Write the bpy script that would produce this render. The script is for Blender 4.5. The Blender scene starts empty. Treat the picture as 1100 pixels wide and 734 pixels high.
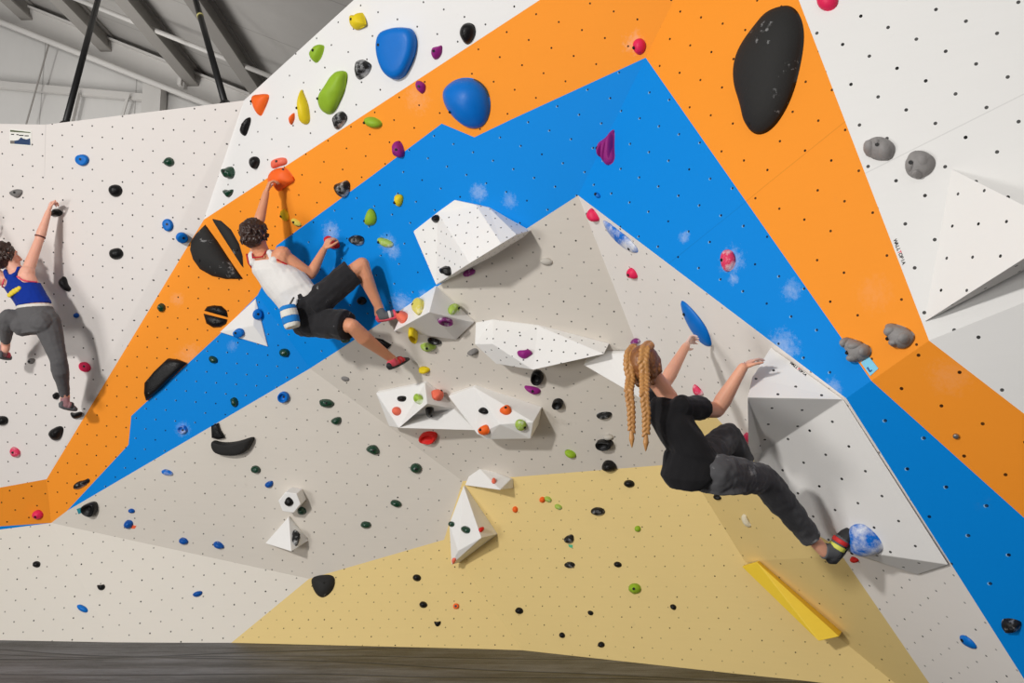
import bpy, bmesh, math, random
from mathutils import Vector, Matrix, noise
from mathutils.bvhtree import BVHTree
random.seed(7)
PI = math.pi
SC = bpy.context.scene
COL = SC.collection
# ------------------------------------------------------------------ camera
FPX, PITCH, CAMH = 953.0, math.radians(8), 1.4
cam_data = bpy.data.cameras.new('camera')
cam_data.sensor_width = 36.0
cam_data.lens = FPX / 1100 * 36.0
cam_data.clip_start = 0.05
camera = bpy.data.objects.new('camera', cam_data)
COL.objects.link(camera)
camera.location = (0, 0, CAMH)
camera.rotation_euler = (math.radians(90) + PITCH, 0, 0)
SC.camera = camera
ORG = Vector((0, 0, CAMH))
CR = Vector((1, 0, 0)); CU = Vector((0, -math.sin(PITCH), math.cos(PITCH))); CF = Vector((0, math.cos(PITCH), math.sin(PITCH)))

def ray(px, py):
    return CF + CR * ((px - 550) / FPX) + CU * ((367 - py) / FPX)
def atD(px, py, D):                       # point seen at a pixel, D metres deep along the view axis
    return ORG + ray(px, py) * D
def atY(px, py, Y):                       # the same with the distance measured along the floor
    r = ray(px, py); return ORG + r * (Y / r.y)
def on_plane(px, py, p, n):
    r = ray(px, py); return ORG + r * ((p - ORG).dot(n) / r.dot(n))
def pix(P):                               # back from a point to its pixel
    d = P - ORG; z = d.dot(CF); return (550 + FPX * d.dot(CR) / z, 367 - FPX * d.dot(CU) / z)

# ------------------------------------------------------------------ materials
def new_mat(name):
    m = bpy.data.materials.new(name); m.use_nodes = True
    nt = m.node_tree; b = nt.nodes['Principled BSDF']
    return m, nt, b
def lin(c):
    f = lambda v: v / 12.92 if v <= .04045 else ((v + .055) / 1.055) ** 2.4
    return tuple(f(v / 255) for v in c) + (1,)
def N(nt, t, **kw):
    n = nt.nodes.new(t)
    for k, v in kw.items(): setattr(n, k, v)
    return n
def mixc(nt, fac, a, b, mode='MIX'):
    n = N(nt, 'ShaderNodeMix', data_type='RGBA', blend_type=mode)
    for s, v in ((0, fac), (6, a), (7, b)):
        if hasattr(v, 'links') or hasattr(v, 'is_linked'): nt.links.new(v, n.inputs[s])
        else: n.inputs[s].default_value = v
    return n.outputs[2]
def mth(nt, op, a, b=None, c=None):
    n = N(nt, 'ShaderNodeMath', operation=op)
    for i, v in enumerate((a, b, c)):
        if v is None: continue
        if hasattr(v, 'is_linked'): nt.links.new(v, n.inputs[i])
        else: n.inputs[i].default_value = v
    return n.outputs[0]
def vth(nt, op, a, b=None):
    n = N(nt, 'ShaderNodeVectorMath', operation=op)
    for i, v in enumerate((a, b)):
        if v is None: continue
        if hasattr(v, 'is_linked'): nt.links.new(v, n.inputs[i])
        else: n.inputs[i].default_value = v
    return n.outputs['Value'] if op in ('LENGTH', 'DISTANCE') else n.outputs[0]
def noise_tex(nt, vec, scale, detail=3, rough=.55):
    n = N(nt, 'ShaderNodeTexNoise'); n.inputs['Scale'].default_value = scale
    n.inputs['Detail'].default_value = detail; n.inputs['Roughness'].default_value = rough
    nt.links.new(vec, n.inputs['Vector']); return n.outputs['Fac']

def wall_mat(name, rgb, hole=(18, 17, 16), rim=None, r=None, seams=(), chalk=(), grain=.5, rough=.62, holes=True, faint=.9):
    """painted plywood panel with bolt holes on a lattice (UV = lattice cells); seams and chalk in world space"""
    m, nt, b = new_mat(name)
    uv = N(nt, 'ShaderNodeUVMap').outputs[0]
    pos = N(nt, 'ShaderNodeNewGeometry').outputs['Position']
    base = lin(rgb)
    mp = N(nt, 'ShaderNodeMapping'); mp.inputs['Scale'].default_value = (.8, .8, 9)
    nt.links.new(pos, mp.inputs[0])
    n1 = noise_tex(nt, mp.outputs[0], 5.0, 5)
    n2 = noise_tex(nt, pos, 1.3, 3)
    k = mth(nt, 'ADD', mth(nt, 'MULTIPLY', mth(nt, 'SUBTRACT', n1, .5), .10 * grain), mth(nt, 'MULTIPLY', mth(nt, 'SUBTRACT', n2, .5), .14 * grain))
    dark = tuple(v * .6 for v in base[:3]) + (1,)
    col = mixc(nt, mth(nt, 'ADD', k, .06), base, dark)
    # scuffs
    sc = N(nt, 'ShaderNodeMapRange'); sc.inputs[1].default_value = .66; sc.inputs[2].default_value = .8
    nt.links.new(noise_tex(nt, pos, 4.2, 6, .7), sc.inputs[0])
    col = mixc(nt, mth(nt, 'MULTIPLY', sc.outputs[0], .22 * grain), col, lin((120, 112, 104)))
    # chalk smears (position, radius): real dirt with an outline of its own
    for (c, rad, amt) in chalk:
        d = vth(nt, 'DISTANCE', pos, tuple(c))
        fall = N(nt, 'ShaderNodeMapRange'); fall.inputs[1].default_value = rad; fall.inputs[2].default_value = rad * .15
        nt.links.new(d, fall.inputs[0])
        nz = noise_tex(nt, pos, 38, 8, .8)
        q = N(nt, 'ShaderNodeMapRange'); q.inputs[1].default_value = .60; q.inputs[2].default_value = .95
        nt.links.new(mth(nt, 'ADD', mth(nt, 'MULTIPLY', fall.outputs[0], .42), mth(nt, 'MULTIPLY', nz, .72)), q.inputs[0])
        col = mixc(nt, mth(nt, 'MULTIPLY', mth(nt, 'MULTIPLY', q.outputs[0], amt * .42), mth(nt, 'GREATER_THAN', fall.outputs[0], .001)), col, lin((240, 242, 244)))
    for (p0, p1, w) in seams:               # thin butt joints between the sheets
        p0 = Vector(p0); dv = (Vector(p1) - p0); L = dv.length; dv.normalize()
        rel = vth(nt, 'SUBTRACT', pos, tuple(p0))
        cr = N(nt, 'ShaderNodeVectorMath', operation='CROSS_PRODUCT'); nt.links.new(rel, cr.inputs[0]); cr.inputs[1].default_value = tuple(dv)
        d = vth(nt, 'LENGTH', cr.outputs[0])
        col = mixc(nt, mth(nt, 'MULTIPLY', mth(nt, 'LESS_THAN', d, w), .35), col, dark)
    if holes:
        if r is None: r = N(nt, 'ShaderNodeAttribute', attribute_name='hole_radius').outputs['Fac']
        fr = vth(nt, 'SUBTRACT', vth(nt, 'FRACTION', uv), (.5, .5, 0))
        sep = N(nt, 'ShaderNodeSeparateXYZ'); nt.links.new(fr, sep.inputs[0])
        cell = vth(nt, 'FLOOR', uv)
        wn = N(nt, 'ShaderNodeTexWhiteNoise'); nt.links.new(cell, wn.inputs[0])
        keep = mth(nt, 'LESS_THAN', wn.outputs[0], .96)
        if rim:
            d2 = vth(nt, 'LENGTH', vth(nt, 'ADD', fr, (0.02, .022, 0)))
            rm = mth(nt, 'MULTIPLY', mth(nt, 'LESS_THAN', d2, r), mth(nt, 'LESS_THAN', wn.outputs[0], .8))
            col = mixc(nt, mth(nt, 'MULTIPLY', rm, .8), col, lin(rim))
        d = vth(nt, 'LENGTH', fr)
        hm = mth(nt, 'MULTIPLY', mth(nt, 'LESS_THAN', d, r), keep)
        wn2 = N(nt, 'ShaderNodeTexWhiteNoise'); nt.links.new(vth(nt, 'ADD', cell, (7.3, 2.1, 0)), wn2.inputs[0])
        hm = mth(nt, 'MULTIPLY', hm, mth(nt, 'ADD', faint, mth(nt, 'MULTIPLY', mth(nt, 'POWER', wn2.outputs[0], 3), 1 - faint)))
        col = mixc(nt, hm, col, lin(hole))
    nt.links.new(col, b.inputs['Base Color'])
    b.inputs['Roughness'].default_value = rough
    b.inputs['Specular IOR Level'].default_value = .12
    bp = N(nt, 'ShaderNodeBump'); bp.inputs['Strength'].default_value = .05; bp.inputs['Distance'].default_value = .01
    nt.links.new(noise_tex(nt, pos, 160, 2), bp.inputs['Height']); nt.links.new(bp.outputs[0], b.inputs['Normal'])
    return m

def plain(name, rgb, rough=.55, var=.12, scale=30, metal=0, bump=.15, spec=.4, chalk=0.0, chalk_scale=14, sheen=0):
    m, nt, b = new_mat(name)
    tc = N(nt, 'ShaderNodeTexCoord').outputs['Object']
    c = lin(rgb)
    col = mixc(nt, mth(nt, 'MULTIPLY', noise_tex(nt, tc, scale, 4), var * 2), c, tuple(v * .55 for v in c[:3]) + (1,))
    if chalk:
        q = N(nt, 'ShaderNodeMapRange'); q.inputs[1].default_value = .72 - chalk * .4; q.inputs[2].default_value = .9 - chalk * .4
        nt.links.new(noise_tex(nt, tc, chalk_scale, 6, .68), q.inputs[0])
        col = mixc(nt, mth(nt, 'MULTIPLY', q.outputs[0], .85), col, lin((238, 238, 238)))
    nt.links.new(col, b.inputs['Base Color'])
    b.inputs['Roughness'].default_value = rough; b.inputs['Metallic'].default_value = metal
    b.inputs['Specular IOR Level'].default_value = spec
    if sheen: b.inputs['Sheen Weight'].default_value = sheen
    if bump:
        bp = N(nt, 'ShaderNodeBump'); bp.inputs['Strength'].default_value = bump; bp.inputs['Distance'].default_value = .006
        nt.links.new(noise_tex(nt, tc, scale * 4, 3), bp.inputs['Height']); nt.links.new(bp.outputs[0], b.inputs['Normal'])
    return m

# ------------------------------------------------------------------ object helpers
def link_mesh(name, me, mat=None, parent=None):
    o = bpy.data.objects.new(name, me); COL.objects.link(o)
    if mat is not None:
        for mm in (mat if isinstance(mat, (list, tuple)) else [mat]): me.materials.append(mm)
    if parent is not None: o.parent = parent
    return o
def bm_obj(name, bm, mat=None, parent=None, smooth=False):
    me = bpy.data.meshes.new(name)
    bmesh.ops.recalc_face_normals(bm, faces=bm.faces)
    bm.to_mesh(me); bm.free()
    for p in me.polygons: p.use_smooth = smooth
    return link_mesh(name, me, mat, parent)
def tag(o, label, cat, group=None, kind=None):
    o['label'] = label; o['category'] = cat
    if group: o['group'] = group
    if kind: o['kind'] = kind
    return o
def structure(o, label=None, cat=None):
    o['kind'] = 'structure'
    if label: o['label'] = label
    if cat: o['category'] = cat
    return o
def empty(name, loc, rot=None):
    o = bpy.data.objects.new(name, None); COL.objects.link(o); o.location = loc; o.empty_display_size = .05
    if rot is not None: o.rotation_euler = rot
    return o
def box_bm(bm, c, sx, sy, sz, rot=None):
    r = bmesh.ops.create_cube(bm, size=1)
    M = Matrix.Translation(c) @ (rot.to_4x4() if rot is not None else Matrix()) @ Matrix.Diagonal((sx, sy, sz, 1))
    bmesh.ops.transform(bm, matrix=M, verts=r['verts']); return r['verts']
def frame_to(z, x=None):
    z = z.normalized()
    if x is None: x = Vector((0, 0, 1)).cross(z) if abs(z.z) < .95 else Vector((1, 0, 0))
    x = (x - z * x.dot(z)).normalized(); y = z.cross(x)
    return Matrix((x, y, z)).transposed()
def bar_bm(bm, p0, p1, w, h, up=Vector((0, 0, 1))):
    d = p1 - p0; L = d.length; z = d.normalized(); x = up.cross(z)
    if x.length < 1e-4: x = Vector((1, 0, 0))
    M = frame_to(z, x); return box_bm(bm, (p0 + p1) / 2, w, h, L, M)
def tube_bm(bm, pts, rad, seg=10, caps=True):
    rings = []
    for i, p in enumerate(pts):
        d = (pts[min(i + 1, len(pts) - 1)] - pts[max(i - 1, 0)]).normalized()
        M = frame_to(d, Vector((1, .3, .2)) if abs(d.x) < .9 else Vector((0, 1, .2)))
        r = rad[i] if isinstance(rad, (list, tuple)) else rad
        rings.append([bm.verts.new(p + M @ Vector((math.cos(a * 2 * PI / seg) * r, math.sin(a * 2 * PI / seg) * r, 0))) for a in range(seg)])
    for a, b in zip(rings, rings[1:]):
        for i in range(seg): bm.faces.new((a[i], a[(i + 1) % seg], b[(i + 1) % seg], b[i]))
    if caps: bm.faces.new(rings[0][::-1]); bm.faces.new(rings[-1])

# ------------------------------------------------------------------ climbing wall facets
# shared corners of the folded wall: pixel in the photograph and depth along the view axis
VX = {'A': (219, 236, 7.063), 'A2': (262, 108, 6.769), 'A3': (380, 0, 6.113), 'B': (50, 515, 7.383), 'G': (55, 562, 7.402), 'E': (332, 622, 7.249),
      'M': (477, 580, 7.183), 'N': (497, 517, 7.119), 'V2': (333, 396, 7.073), 'V1': (621, 210, 5.718), 'V0': (724, 0, 5.199), 'H1': (705, 424, 6.234),
      'H': (735, 498, 6.326), 'J': (800, 603, 6.112), 'P': (961, 734, 5.558), 'V3': (909, 428, 4.431), 'V4': (998, 366, 4.14), 'T': (858, 0, 4.633),
      'W': (1097, 725, 4.424), 'K': (768, 447, 5.732), 'Q1': (905, 598, 5.267), 'Q2': (998, 734, 5.24), 'f1': (120, 690, 7.117), 'f2': (247, 692, 7.095),
      'f3': (560, 697, 6.815), 'f4': (890, 734, 5.77), 'L0': (0, 133, 7.033)}
PL = {'L': (0.013180, 0.020198, 0.144980), 'LO': (-0.054611, 0.001258, 0.106984), 'O': (0.010810, 0.013963, 0.143587), 'K1': (0.012609, -0.033867, 0.134713),
      'K2': (0.001331, -0.040385, 0.127492), 'K3': (0.017975, -0.051824, 0.128696), 'A': (0.079622, 0.041775, 0.161698), 'CM': (0.058388, 0.081572, 0.156914),
      'CY': (0.074437, -0.013042, 0.141888), 'RYU': (0.243376, 0.116269, 0.127819), 'RYL': (0.236068, 0.162816, 0.141692), 'RG': (0.312048, 0.195157, 0.120195),
      'RU': (0.167313, -0.002313, 0.162712), 'RL': (0.118463, 0.073917, 0.185788), 'WR': (0.124073, -0.019869, 0.183357)}
def fpt(fac, px, py):                     # a point of a facet's plane
    a, b, c = PL[fac]; return atD(px, py, 1 / (a * (px - 550) / FPX + b * (367 - py) / FPX + c))
def fnormal(fac):
    p, q, r = fpt(fac, 500, 300), fpt(fac, 560, 300), fpt(fac, 500, 360)
    n = (q - p).cross(r - p).normalized()
    return n if n.dot(ORG - p) > 0 else -n
def vpt(n): return atD(*VX[n])
def epx(a, b, px=None, py=None):          # a point of the straight edge a-b at the given pixel row or column
    (x0, y0, d0), (x1, y1, d1) = VX[a], VX[b]
    t = (px - x0) / (x1 - x0) if px is not None else (py - y0) / (y1 - y0)
    return atD(x0 + (x1 - x0) * t, y0 + (y1 - y0) * t, 1 / (1 / d0 * (1 - t) + 1 / d1 * t))
WHITE, GREY, PALE = 'white', 'grey', 'pale'
def chalk(*l): return [(p, r, a) for p, r, a in l]

WM = {}
def wm(key):
    return WM[key]
def facet(name, fac, polys, dirpix, cell, label, mats, hole=.0064):
    n = fnormal(fac)
    e1 = (fpt(fac, *dirpix[1]) - fpt(fac, *dirpix[0])).normalized(); e2 = n.cross(e1)
    o0 = fpt(fac, *dirpix[0])
    bm = bmesh.new(); uvl = bm.loops.layers.uv.new('UVMap'); key = {}
    def V(s):
        if isinstance(s, str): p = vpt(s)
        elif isinstance(s, Vector): p = s
        else: p = fpt(fac, *s)
        k = tuple(round(v, 4) for v in p)
        if k not in key: key[k] = bm.verts.new(p)
        return key[k]
    front = []
    for pts, mi in polys:
        f = bm.faces.new([V(s) for s in pts]); f.material_index = mi; front.append(f)
    bmesh.ops.recalc_face_normals(bm, faces=bm.faces)
    if sum((f.normal * f.calc_area() for f in bm.faces), Vector()).dot(n) < 0: bmesh.ops.reverse_faces(bm, faces=bm.faces)
    tri = bmesh.ops.triangulate(bm, faces=bm.faces[:], ngon_method='EAR_CLIP')
    fr = bm.faces[:]; nf = len(fr)
    bound = [e for e in bm.edges if len(e.link_faces) == 1]
    back = {v: bm.verts.new(v.co - n * .06) for v in bm.verts[:]}
    for f in fr:
        g = bm.faces.new([back[v] for v in reversed(f.verts)]); g.material_index = f.material_index
    for e in bound:
        f = e.link_faces[0]; vs = list(f.verts); a, b = e.verts
        if vs[(vs.index(a) + 1) % len(vs)] is not b: a, b = b, a
        g = bm.faces.new((b, a, back[a], back[b])); g.material_index = f.material_index
    for f in bm.faces:
        for l in f.loops:
            d = l.vert.co - o0; l[uvl].uv = (d.dot(e1) / cell + .5, d.dot(e2) / cell + .5)
    bm.faces.index_update(); me = bpy.data.meshes.new(name); bm.to_mesh(me); bm.free()
    me.shade_smooth()
    cn = []
    for p in me.polygons:
        q = n if p.index < nf else p.normal
        cn.extend([tuple(q)] * p.loop_total)
    me.normals_split_custom_set(cn)          # the sheets of one facet lie flush: one shading normal
    at = me.attributes.new('hole_radius', 'FLOAT', 'FACE')
    for p in me.polygons: at.data[p.index].value = hole / cell
    o = link_mesh(name, me, mats)
    return structure(o, label, 'climbing wall')

cL = [((fpt('L', 62, 226)), .25, .35)]
sL = [(fpt('L', 49, 140), fpt('L', 44, 420), .004), (fpt('L', 129, 130), fpt('L', 132, 400), .004), (fpt('L', 20, 225), fpt('L', 215, 236), .003)]
WM['L'] = wall_mat('white_panel_paint_by_the_corner', (232, 225, 220), seams=sL, chalk=cL)
WM['A_white'] = wall_mat('white_panel_paint', (236, 234, 232), chalk=[(fpt('A', 365, 100), .5, .3)])
sRU = [(fpt('RU', 725, 278), fpt('RU', 905, 133), .003)]
WM['orange'] = wall_mat('orange_panel_paint', (253, 154, 46), hole=(35, 20, 10), seams=sRU, chalk=[(fpt('A', 450, 105), .22, .35), (fpt('O', 205, 385), .25, .4), (fpt('RU', 683, 47), .16, .9), (fpt('RU', 940, 315), .2, .15), (fpt('O', 190, 322), .12, .4), (fpt('RL', 1020, 405), .2, .2)])
WM['blue'] = wall_mat('blue_panel_paint', (0, 137, 226), hole=(10, 30, 60), rim=(150, 195, 230), seams=sRU, chalk=[(fpt('O', 197, 461), .13, .9), (fpt('A', 356, 249), .16, 1), (fpt('A', 417, 262), .16, .8), (fpt('A', 424, 270), .12, .8),
    (fpt('A', 515, 207), .14, 1), (fpt('A', 548, 216), .12, .7), (fpt('A', 430, 328), .2, 1), (fpt('A', 455, 318), .1, .7), (fpt('RU', 786, 280), .16, 1), (fpt('RU', 788, 300), .07, .9), (fpt('RU', 735, 255), .08, .9), (fpt('RU', 850, 312), .12, .8),
    (fpt('RU', 840, 374), .2, 1), (fpt('RU', 895, 417), .1, .9), (fpt('O', 250, 372), .1, .5), (fpt('A', 365, 300), .2, .35)])
WM['grey'] = wall_mat('grey_panel_paint', (219, 211, 200), grain=1.0, faint=.45, chalk=[(fpt('CM', 470, 420), .5, .25)])
WM['pale'] = wall_mat('pale_grey_panel_paint', (242, 236, 230), faint=.5, chalk=[(fpt('RG', 683, 292), .2, .4), (fpt('RG', 640, 240), .2, .4)])
WM['kick'] = wall_mat('kicker_panel_paint', (226, 219, 208), faint=.6)
WM['yellow'] = wall_mat('straw_yellow_panel_paint', (230, 203, 138), hole=(60, 48, 26), grain=.8, faint=.4)
WM['WR'] = wall_mat('white_panel_paint_of_big_sheets', (236, 234, 231), seams=[(fpt('WR', 930, 186), fpt('WR', 1100, 101), .003)])

X1, X2 = fpt('L', -200, 560), fpt('K1', -200, 595)
facet('wall_left', 'L', [(['L0', (48, 134), 'A2', 'A', 'B', X1, (-200, 131)], 0)], ((68, 192), (79.4, 204.6)), .119, 'white climbing wall panel behind the woman in the blue top', [WM['L']])
facet('wall_left_lower', 'LO', [(['B', 'G', X1.lerp(X2, .55), X1], 0), (['G', X2, X1.lerp(X2, .55)], 1)], ((0, 545), (18, 553)), .119, 'narrow orange and blue band at the foot of the white panel', [WM['orange'], WM['blue']])
b1 = epx('A', 'V2', py=317)
facet('wall_left_slope', 'O', [(['A', b1, (235, 360), (141, 447), (138, 478), (72, 549), 'G', 'B'], 0), ([b1, 'V2', (72, 549), (138, 478), (141, 447), (235, 360)], 1),
      (['V2', 'N', 'M', 'E', 'G', (72, 549)], 2)], ((180, 330), (191.4, 342.6)), .119, 'sloping wall of orange, blue and grey bands', [WM['orange'], WM['blue'], WM['grey']])
facet('wall_kicker_left', 'K1', [(['G', X2, (-200, 725), epx('G', 'f1', py=715)], 0)], ((20, 600), (31, 612)), .119, 'pale kicker panel below the orange corner', [WM['kick']])
facet('wall_kicker_middle', 'K2', [(['G', 'E', epx('E', 'f2', py=717), epx('G', 'f1', py=715)], 0)], ((89, 584), (101, 596)), .119, 'pale kicker panel beside the straw yellow one', [WM['kick']])
facet('wall_kicker_yellow', 'K3', [(['E', 'M', epx('M', 'f3', py=722), epx('E', 'f2', py=717)], 0)], ((386, 611), (377, 620)), .093, 'straw yellow kicker panel', [WM['yellow']], hole=.0055)
tA, tV = epx('A2', 'A3', py=-80), epx('V1', 'V0', py=-80)
e62 = epx('V1', 'V0', py=62)
facet('wall_center_upper', 'A', [(['A', 'A2', tA, (702, -80)], 0), (['A', (702, -80), tV, e62, (550, 128), (509.5, 147.5), (474.5, 132.8), (398, 190), (297, 264), (286, 298), b1], 1),
      ([e62, 'V1', 'V2', b1, (286, 298), (297, 264), (398, 190), (474.5, 132.8), (509.5, 147.5), (550, 128)], 2)], ((577, 15.5), (600.5, 23.7)), .16, 'upper wall striped white, orange and blue', [WM['A_white'], WM['orange'], WM['blue']])
facet('wall_center', 'CM', [(['V2', 'V1', 'H1', 'H', 'N'], 0)], ((610, 235), (622.5, 241.7)), .112, 'overhanging grey wall under the prow', [WM['grey']])
facet('wall_center_lower', 'CY', [(['N', 'H', 'J', epx('J', 'P', py=756), (890, 770), epx('M', 'f3', py=722), 'M'], 0)], ((700, 577), (709.5, 586)), .1, 'straw yellow lower wall', [WM['yellow']], hole=.005)
q2x = epx('Q1', 'Q2', py=790); px_ = epx('J', 'P', py=756)
facet('wall_right_inset', 'RYU', [(['H1', 'K', 'Q1', 'J', 'H'], 0)], ((760, 540), (775, 548)), .15, 'straw yellow side wall behind the girl with braids', [WM['yellow']])
facet('wall_right_foot', 'RYL', [(['J', 'Q1', q2x, px_], 0)], ((860, 620), (875, 630)), .15, 'straw yellow side wall foot', [WM['yellow']])
wx = epx('V3', 'W', py=830)
facet('wall_right', 'RG', [(['V1', 'H1', 'K', 'Q1', q2x, wx, 'V3'], 0)], ((960, 640), (975, 655)), .125, 'pale grey side wall of the prow', [WM['pale']])
tT = epx('T', 'V4', py=-80); e409 = epx('V3', 'V4', px=936)
facet('wall_right_upper', 'RU', [([tV, e62, e409, 'V4', tT], 0), ([e62, 'V1', 'V3', e409], 1)], ((753, 18.7), (771.6, 24)), .16, 'upper side wall of the prow in orange and blue', [WM['orange'], WM['blue']], hole=.0068)
facet('wall_right_lower', 'RL', [(['V3', e409, (1250, 691), wx], 1), ([e409, 'V4', (1250, 560), (1250, 691)], 0), (['V4', (1250, 265), (1250, 560)], 2)], ((951, 452), (991, 470)), .19, 'lower side wall in blue, orange and white', [WM['orange'], WM['blue'], WM['WR']], hole=.0085)
facet('wall_right_white', 'WR', [([tT, 'V4', fpt('RL', 1250, 265), (1250, -80)], 0)], ((954, 29.5), (989, 44)), .155, 'big white upper panel by the orange stripe', [WM['WR']], hole=.0085)

def build_bvh(objs):
    vs, ps = [], []
    for o in objs:
        b = len(vs); vs.extend(o.matrix_world @ v.co for v in o.data.vertices); ps.extend([tuple(b + i for i in p.vertices) for p in o.data.polygons])
    return BVHTree.FromPolygons(vs, ps)
WALLS = [o for o in COL.objects if o.name.startswith('wall_')]
bpy.context.view_layer.update()
BVH = [build_bvh(WALLS)]
def hit(px, py):
    r = ray(px, py).normalized(); loc, nor, i, d = BVH[0].ray_cast(ORG, r)
    if loc is None: raise RuntimeError('no wall at %s %s' % (px, py))
    if nor.dot(r) > 0: nor = -nor
    return loc, nor

# ------------------------------------------------------------------ floor mats
fm, nt, b = new_mat('charcoal_vinyl_mat')
pos = N(nt, 'ShaderNodeNewGeometry').outputs['Position']
def rotscale(v, ang, sc):
    mp = N(nt, 'ShaderNodeMapping'); mp.inputs['Rotation'].default_value = (0, 0, ang); mp.inputs['Scale'].default_value = sc; nt.links.new(v, mp.inputs[0]); return mp.outputs[0]
st = noise_tex(nt, rotscale(pos, .12, (.45, 2.4, 1)), 1.5, 9, .8)
cr = N(nt, 'ShaderNodeValToRGB'); cr.color_ramp.elements[0].color = lin((30, 30, 32)); cr.color_ramp.elements[1].color = lin((112, 113, 118))
cr.color_ramp.elements[0].position = .42; cr.color_ramp.elements[1].position = .66; nt.links.new(st, cr.inputs[0])
seam = None
for ang, per, ph, wd in ((.05, .62, .22, .040), (-.12, 1.5, .55, .022), (.20, 1.9, .1, .016)):
    warp = mth(nt, 'MULTIPLY', noise_tex(nt, pos, .35, 1), .5)
    sp = N(nt, 'ShaderNodeSeparateXYZ'); nt.links.new(rotscale(pos, ang, (1, 1, 1)), sp.inputs[0])
    fr = mth(nt, 'ABSOLUTE', mth(nt, 'SUBTRACT', mth(nt, 'FRACT', mth(nt, 'ADD', mth(nt, 'MULTIPLY', mth(nt, 'ADD', sp.outputs[1], warp), 1 / per), ph)), .5))
    q = N(nt, 'ShaderNodeMapRange'); q.inputs[1].default_value = wd; q.inputs[2].default_value = wd * .3; nt.links.new(fr, q.inputs[0])
    seam = q.outputs[0] if seam is None else mth(nt, 'MAXIMUM', seam, q.outputs[0])
nt.links.new(mixc(nt, mth(nt, 'MULTIPLY', seam, .9), cr.outputs[0], lin((8, 8, 9))), b.inputs['Base Color'])
b.inputs['Roughness'].default_value = .5
bp = N(nt, 'ShaderNodeBump'); bp.inputs['Strength'].default_value = .4; bp.inputs['Distance'].default_value = .03
nt.links.new(mth(nt, 'SUBTRACT', st, seam), bp.inputs['Height']); nt.links.new(bp.outputs[0], b.inputs['Normal'])
bm = bmesh.new(); box_bm(bm, Vector((0, 2.5, -.2)), 16, 14, .4)
structure(bm_obj('floor', bm, fm), 'dark charcoal crash mat floor with scuffs and seams', 'floor')
# ------------------------------------------------------------------ volumes screwed to the wall
VM = wall_mat('white_volume_paint', (240, 238, 235), r=.07, grain=.25)
VMB = wall_mat('white_volume_paint_wide_pattern', (240, 237, 233), r=.05, grain=.25)
VMP = wall_mat('white_volume_paint_plain', (240, 238, 235), grain=.25, holes=False)
VMY = plain('sunny_yellow_paint', (246, 208, 58), bump=.03, var=.05)
def volume(name, fac, verts, faces, mat, label, cell=.085, group='white plywood volumes', flush=(), inset=0, bev=.004, cat='climbing volume'):
    n = fnormal(fac); p0 = fpt(fac, *verts[0][:2])
    P = [on_plane(x, y, fpt(fac, x, y) + n * h, n) for x, y, h in verts]
    for i, (a, b, c) in flush:                # corners that lie in the plane of three others
        P[i] = on_plane(verts[i][0], verts[i][1], P[a], (P[b] - P[a]).cross(P[c] - P[a]).normalized())
    org = sum(P, Vector()) / len(P); org = org - n * (org - p0).dot(n)
    R = frame_to(n); Ri = R.transposed()
    bm = bmesh.new()
    vs = [bm.verts.new(Ri @ (p - org)) for p in P]
    for f in faces: bm.faces.new([vs[i] for i in f])
    bmesh.ops.recalc_face_normals(bm, faces=bm.faces)
    if sum((f.normal.z * f.calc_area() for f in bm.faces)) < 0: bmesh.ops.reverse_faces(bm, faces=bm.faces)
    bound = [e for e in bm.edges if len(e.link_faces) == 1]
    bv = {v for e in bound for v in e.verts}
    back = {}
    for v in bv:                              # run the skirt down to the wall it is screwed to
        hp = WBVH.ray_cast(R @ v.co + org + n * .02, -n)[0]
        z = (Ri @ (hp - org)).z + .0015 if hp is not None else .001
        if inset:                             # sides that lean in towards the wall
            q0 = pix(R @ v.co + org); cc = [sum(w[i] for w in verts) / len(verts) for i in (0, 1)]
            g = Ri @ (hit(q0[0] + (cc[0] - q0[0]) * inset, q0[1] + (cc[1] - q0[1]) * inset)[0] + n * .002 - org)
            back[v] = bm.verts.new((g.x, g.y, min(g.z, v.co.z - .002))); continue
        back[v] = bm.verts.new((v.co.x, v.co.y, min(z, v.co.z - .002)))
    for e in bound:
        f = e.link_faces[0]; l = list(f.verts); a, b = e.verts
        if l[(l.index(a) + 1) % len(l)] is not b: a, b = b, a
        bm.faces.new((b, a, back[a], back[b]))
    bmesh.ops.recalc_face_normals(bm, faces=bm.faces)
    bmesh.ops.triangulate(bm, faces=bm.faces[:])
    uvl = bm.loops.layers.uv.new('UVMap')
    for f in bm.faces:
        M = frame_to(f.normal) if f.normal.length > .5 else Matrix.Identity(3)
        for l in f.loops:
            q = M.transposed() @ l.vert.co; l[uvl].uv = (q.x / cell, q.y / cell)
    me = bpy.data.meshes.new(name); bm.to_mesh(me); bm.free()
    o = link_mesh(name, me, mat); o.location = org; o.rotation_euler = R.to_euler()
    if bev:
        m = o.modifiers.new('soft edges', 'BEVEL'); m.width = bev; m.segments = 2; m.limit_method = 'ANGLE'; m.angle_limit = .3
    tag(o, label, cat, group)
    return o
WBVH = BVH[0]
CV = 'climbing_volume'
VOLS = []
def vol(*a, **k): VOLS.append(volume(CV, *a, **k))
vol('A', [(444, 248.5, .02), (470, 228, .02), (488, 215, .02), (511, 220, .03), (525, 223, .02), (555, 252, .22), (538.5, 262, .33), (504.5, 283, .35), (468.5, 306, .06)],
    [(0, 1, 7, 8), (1, 2, 3, 6, 7), (3, 4, 5, 6)], VM, 'big white faceted volume on the seam of blue band and grey slab')
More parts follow.
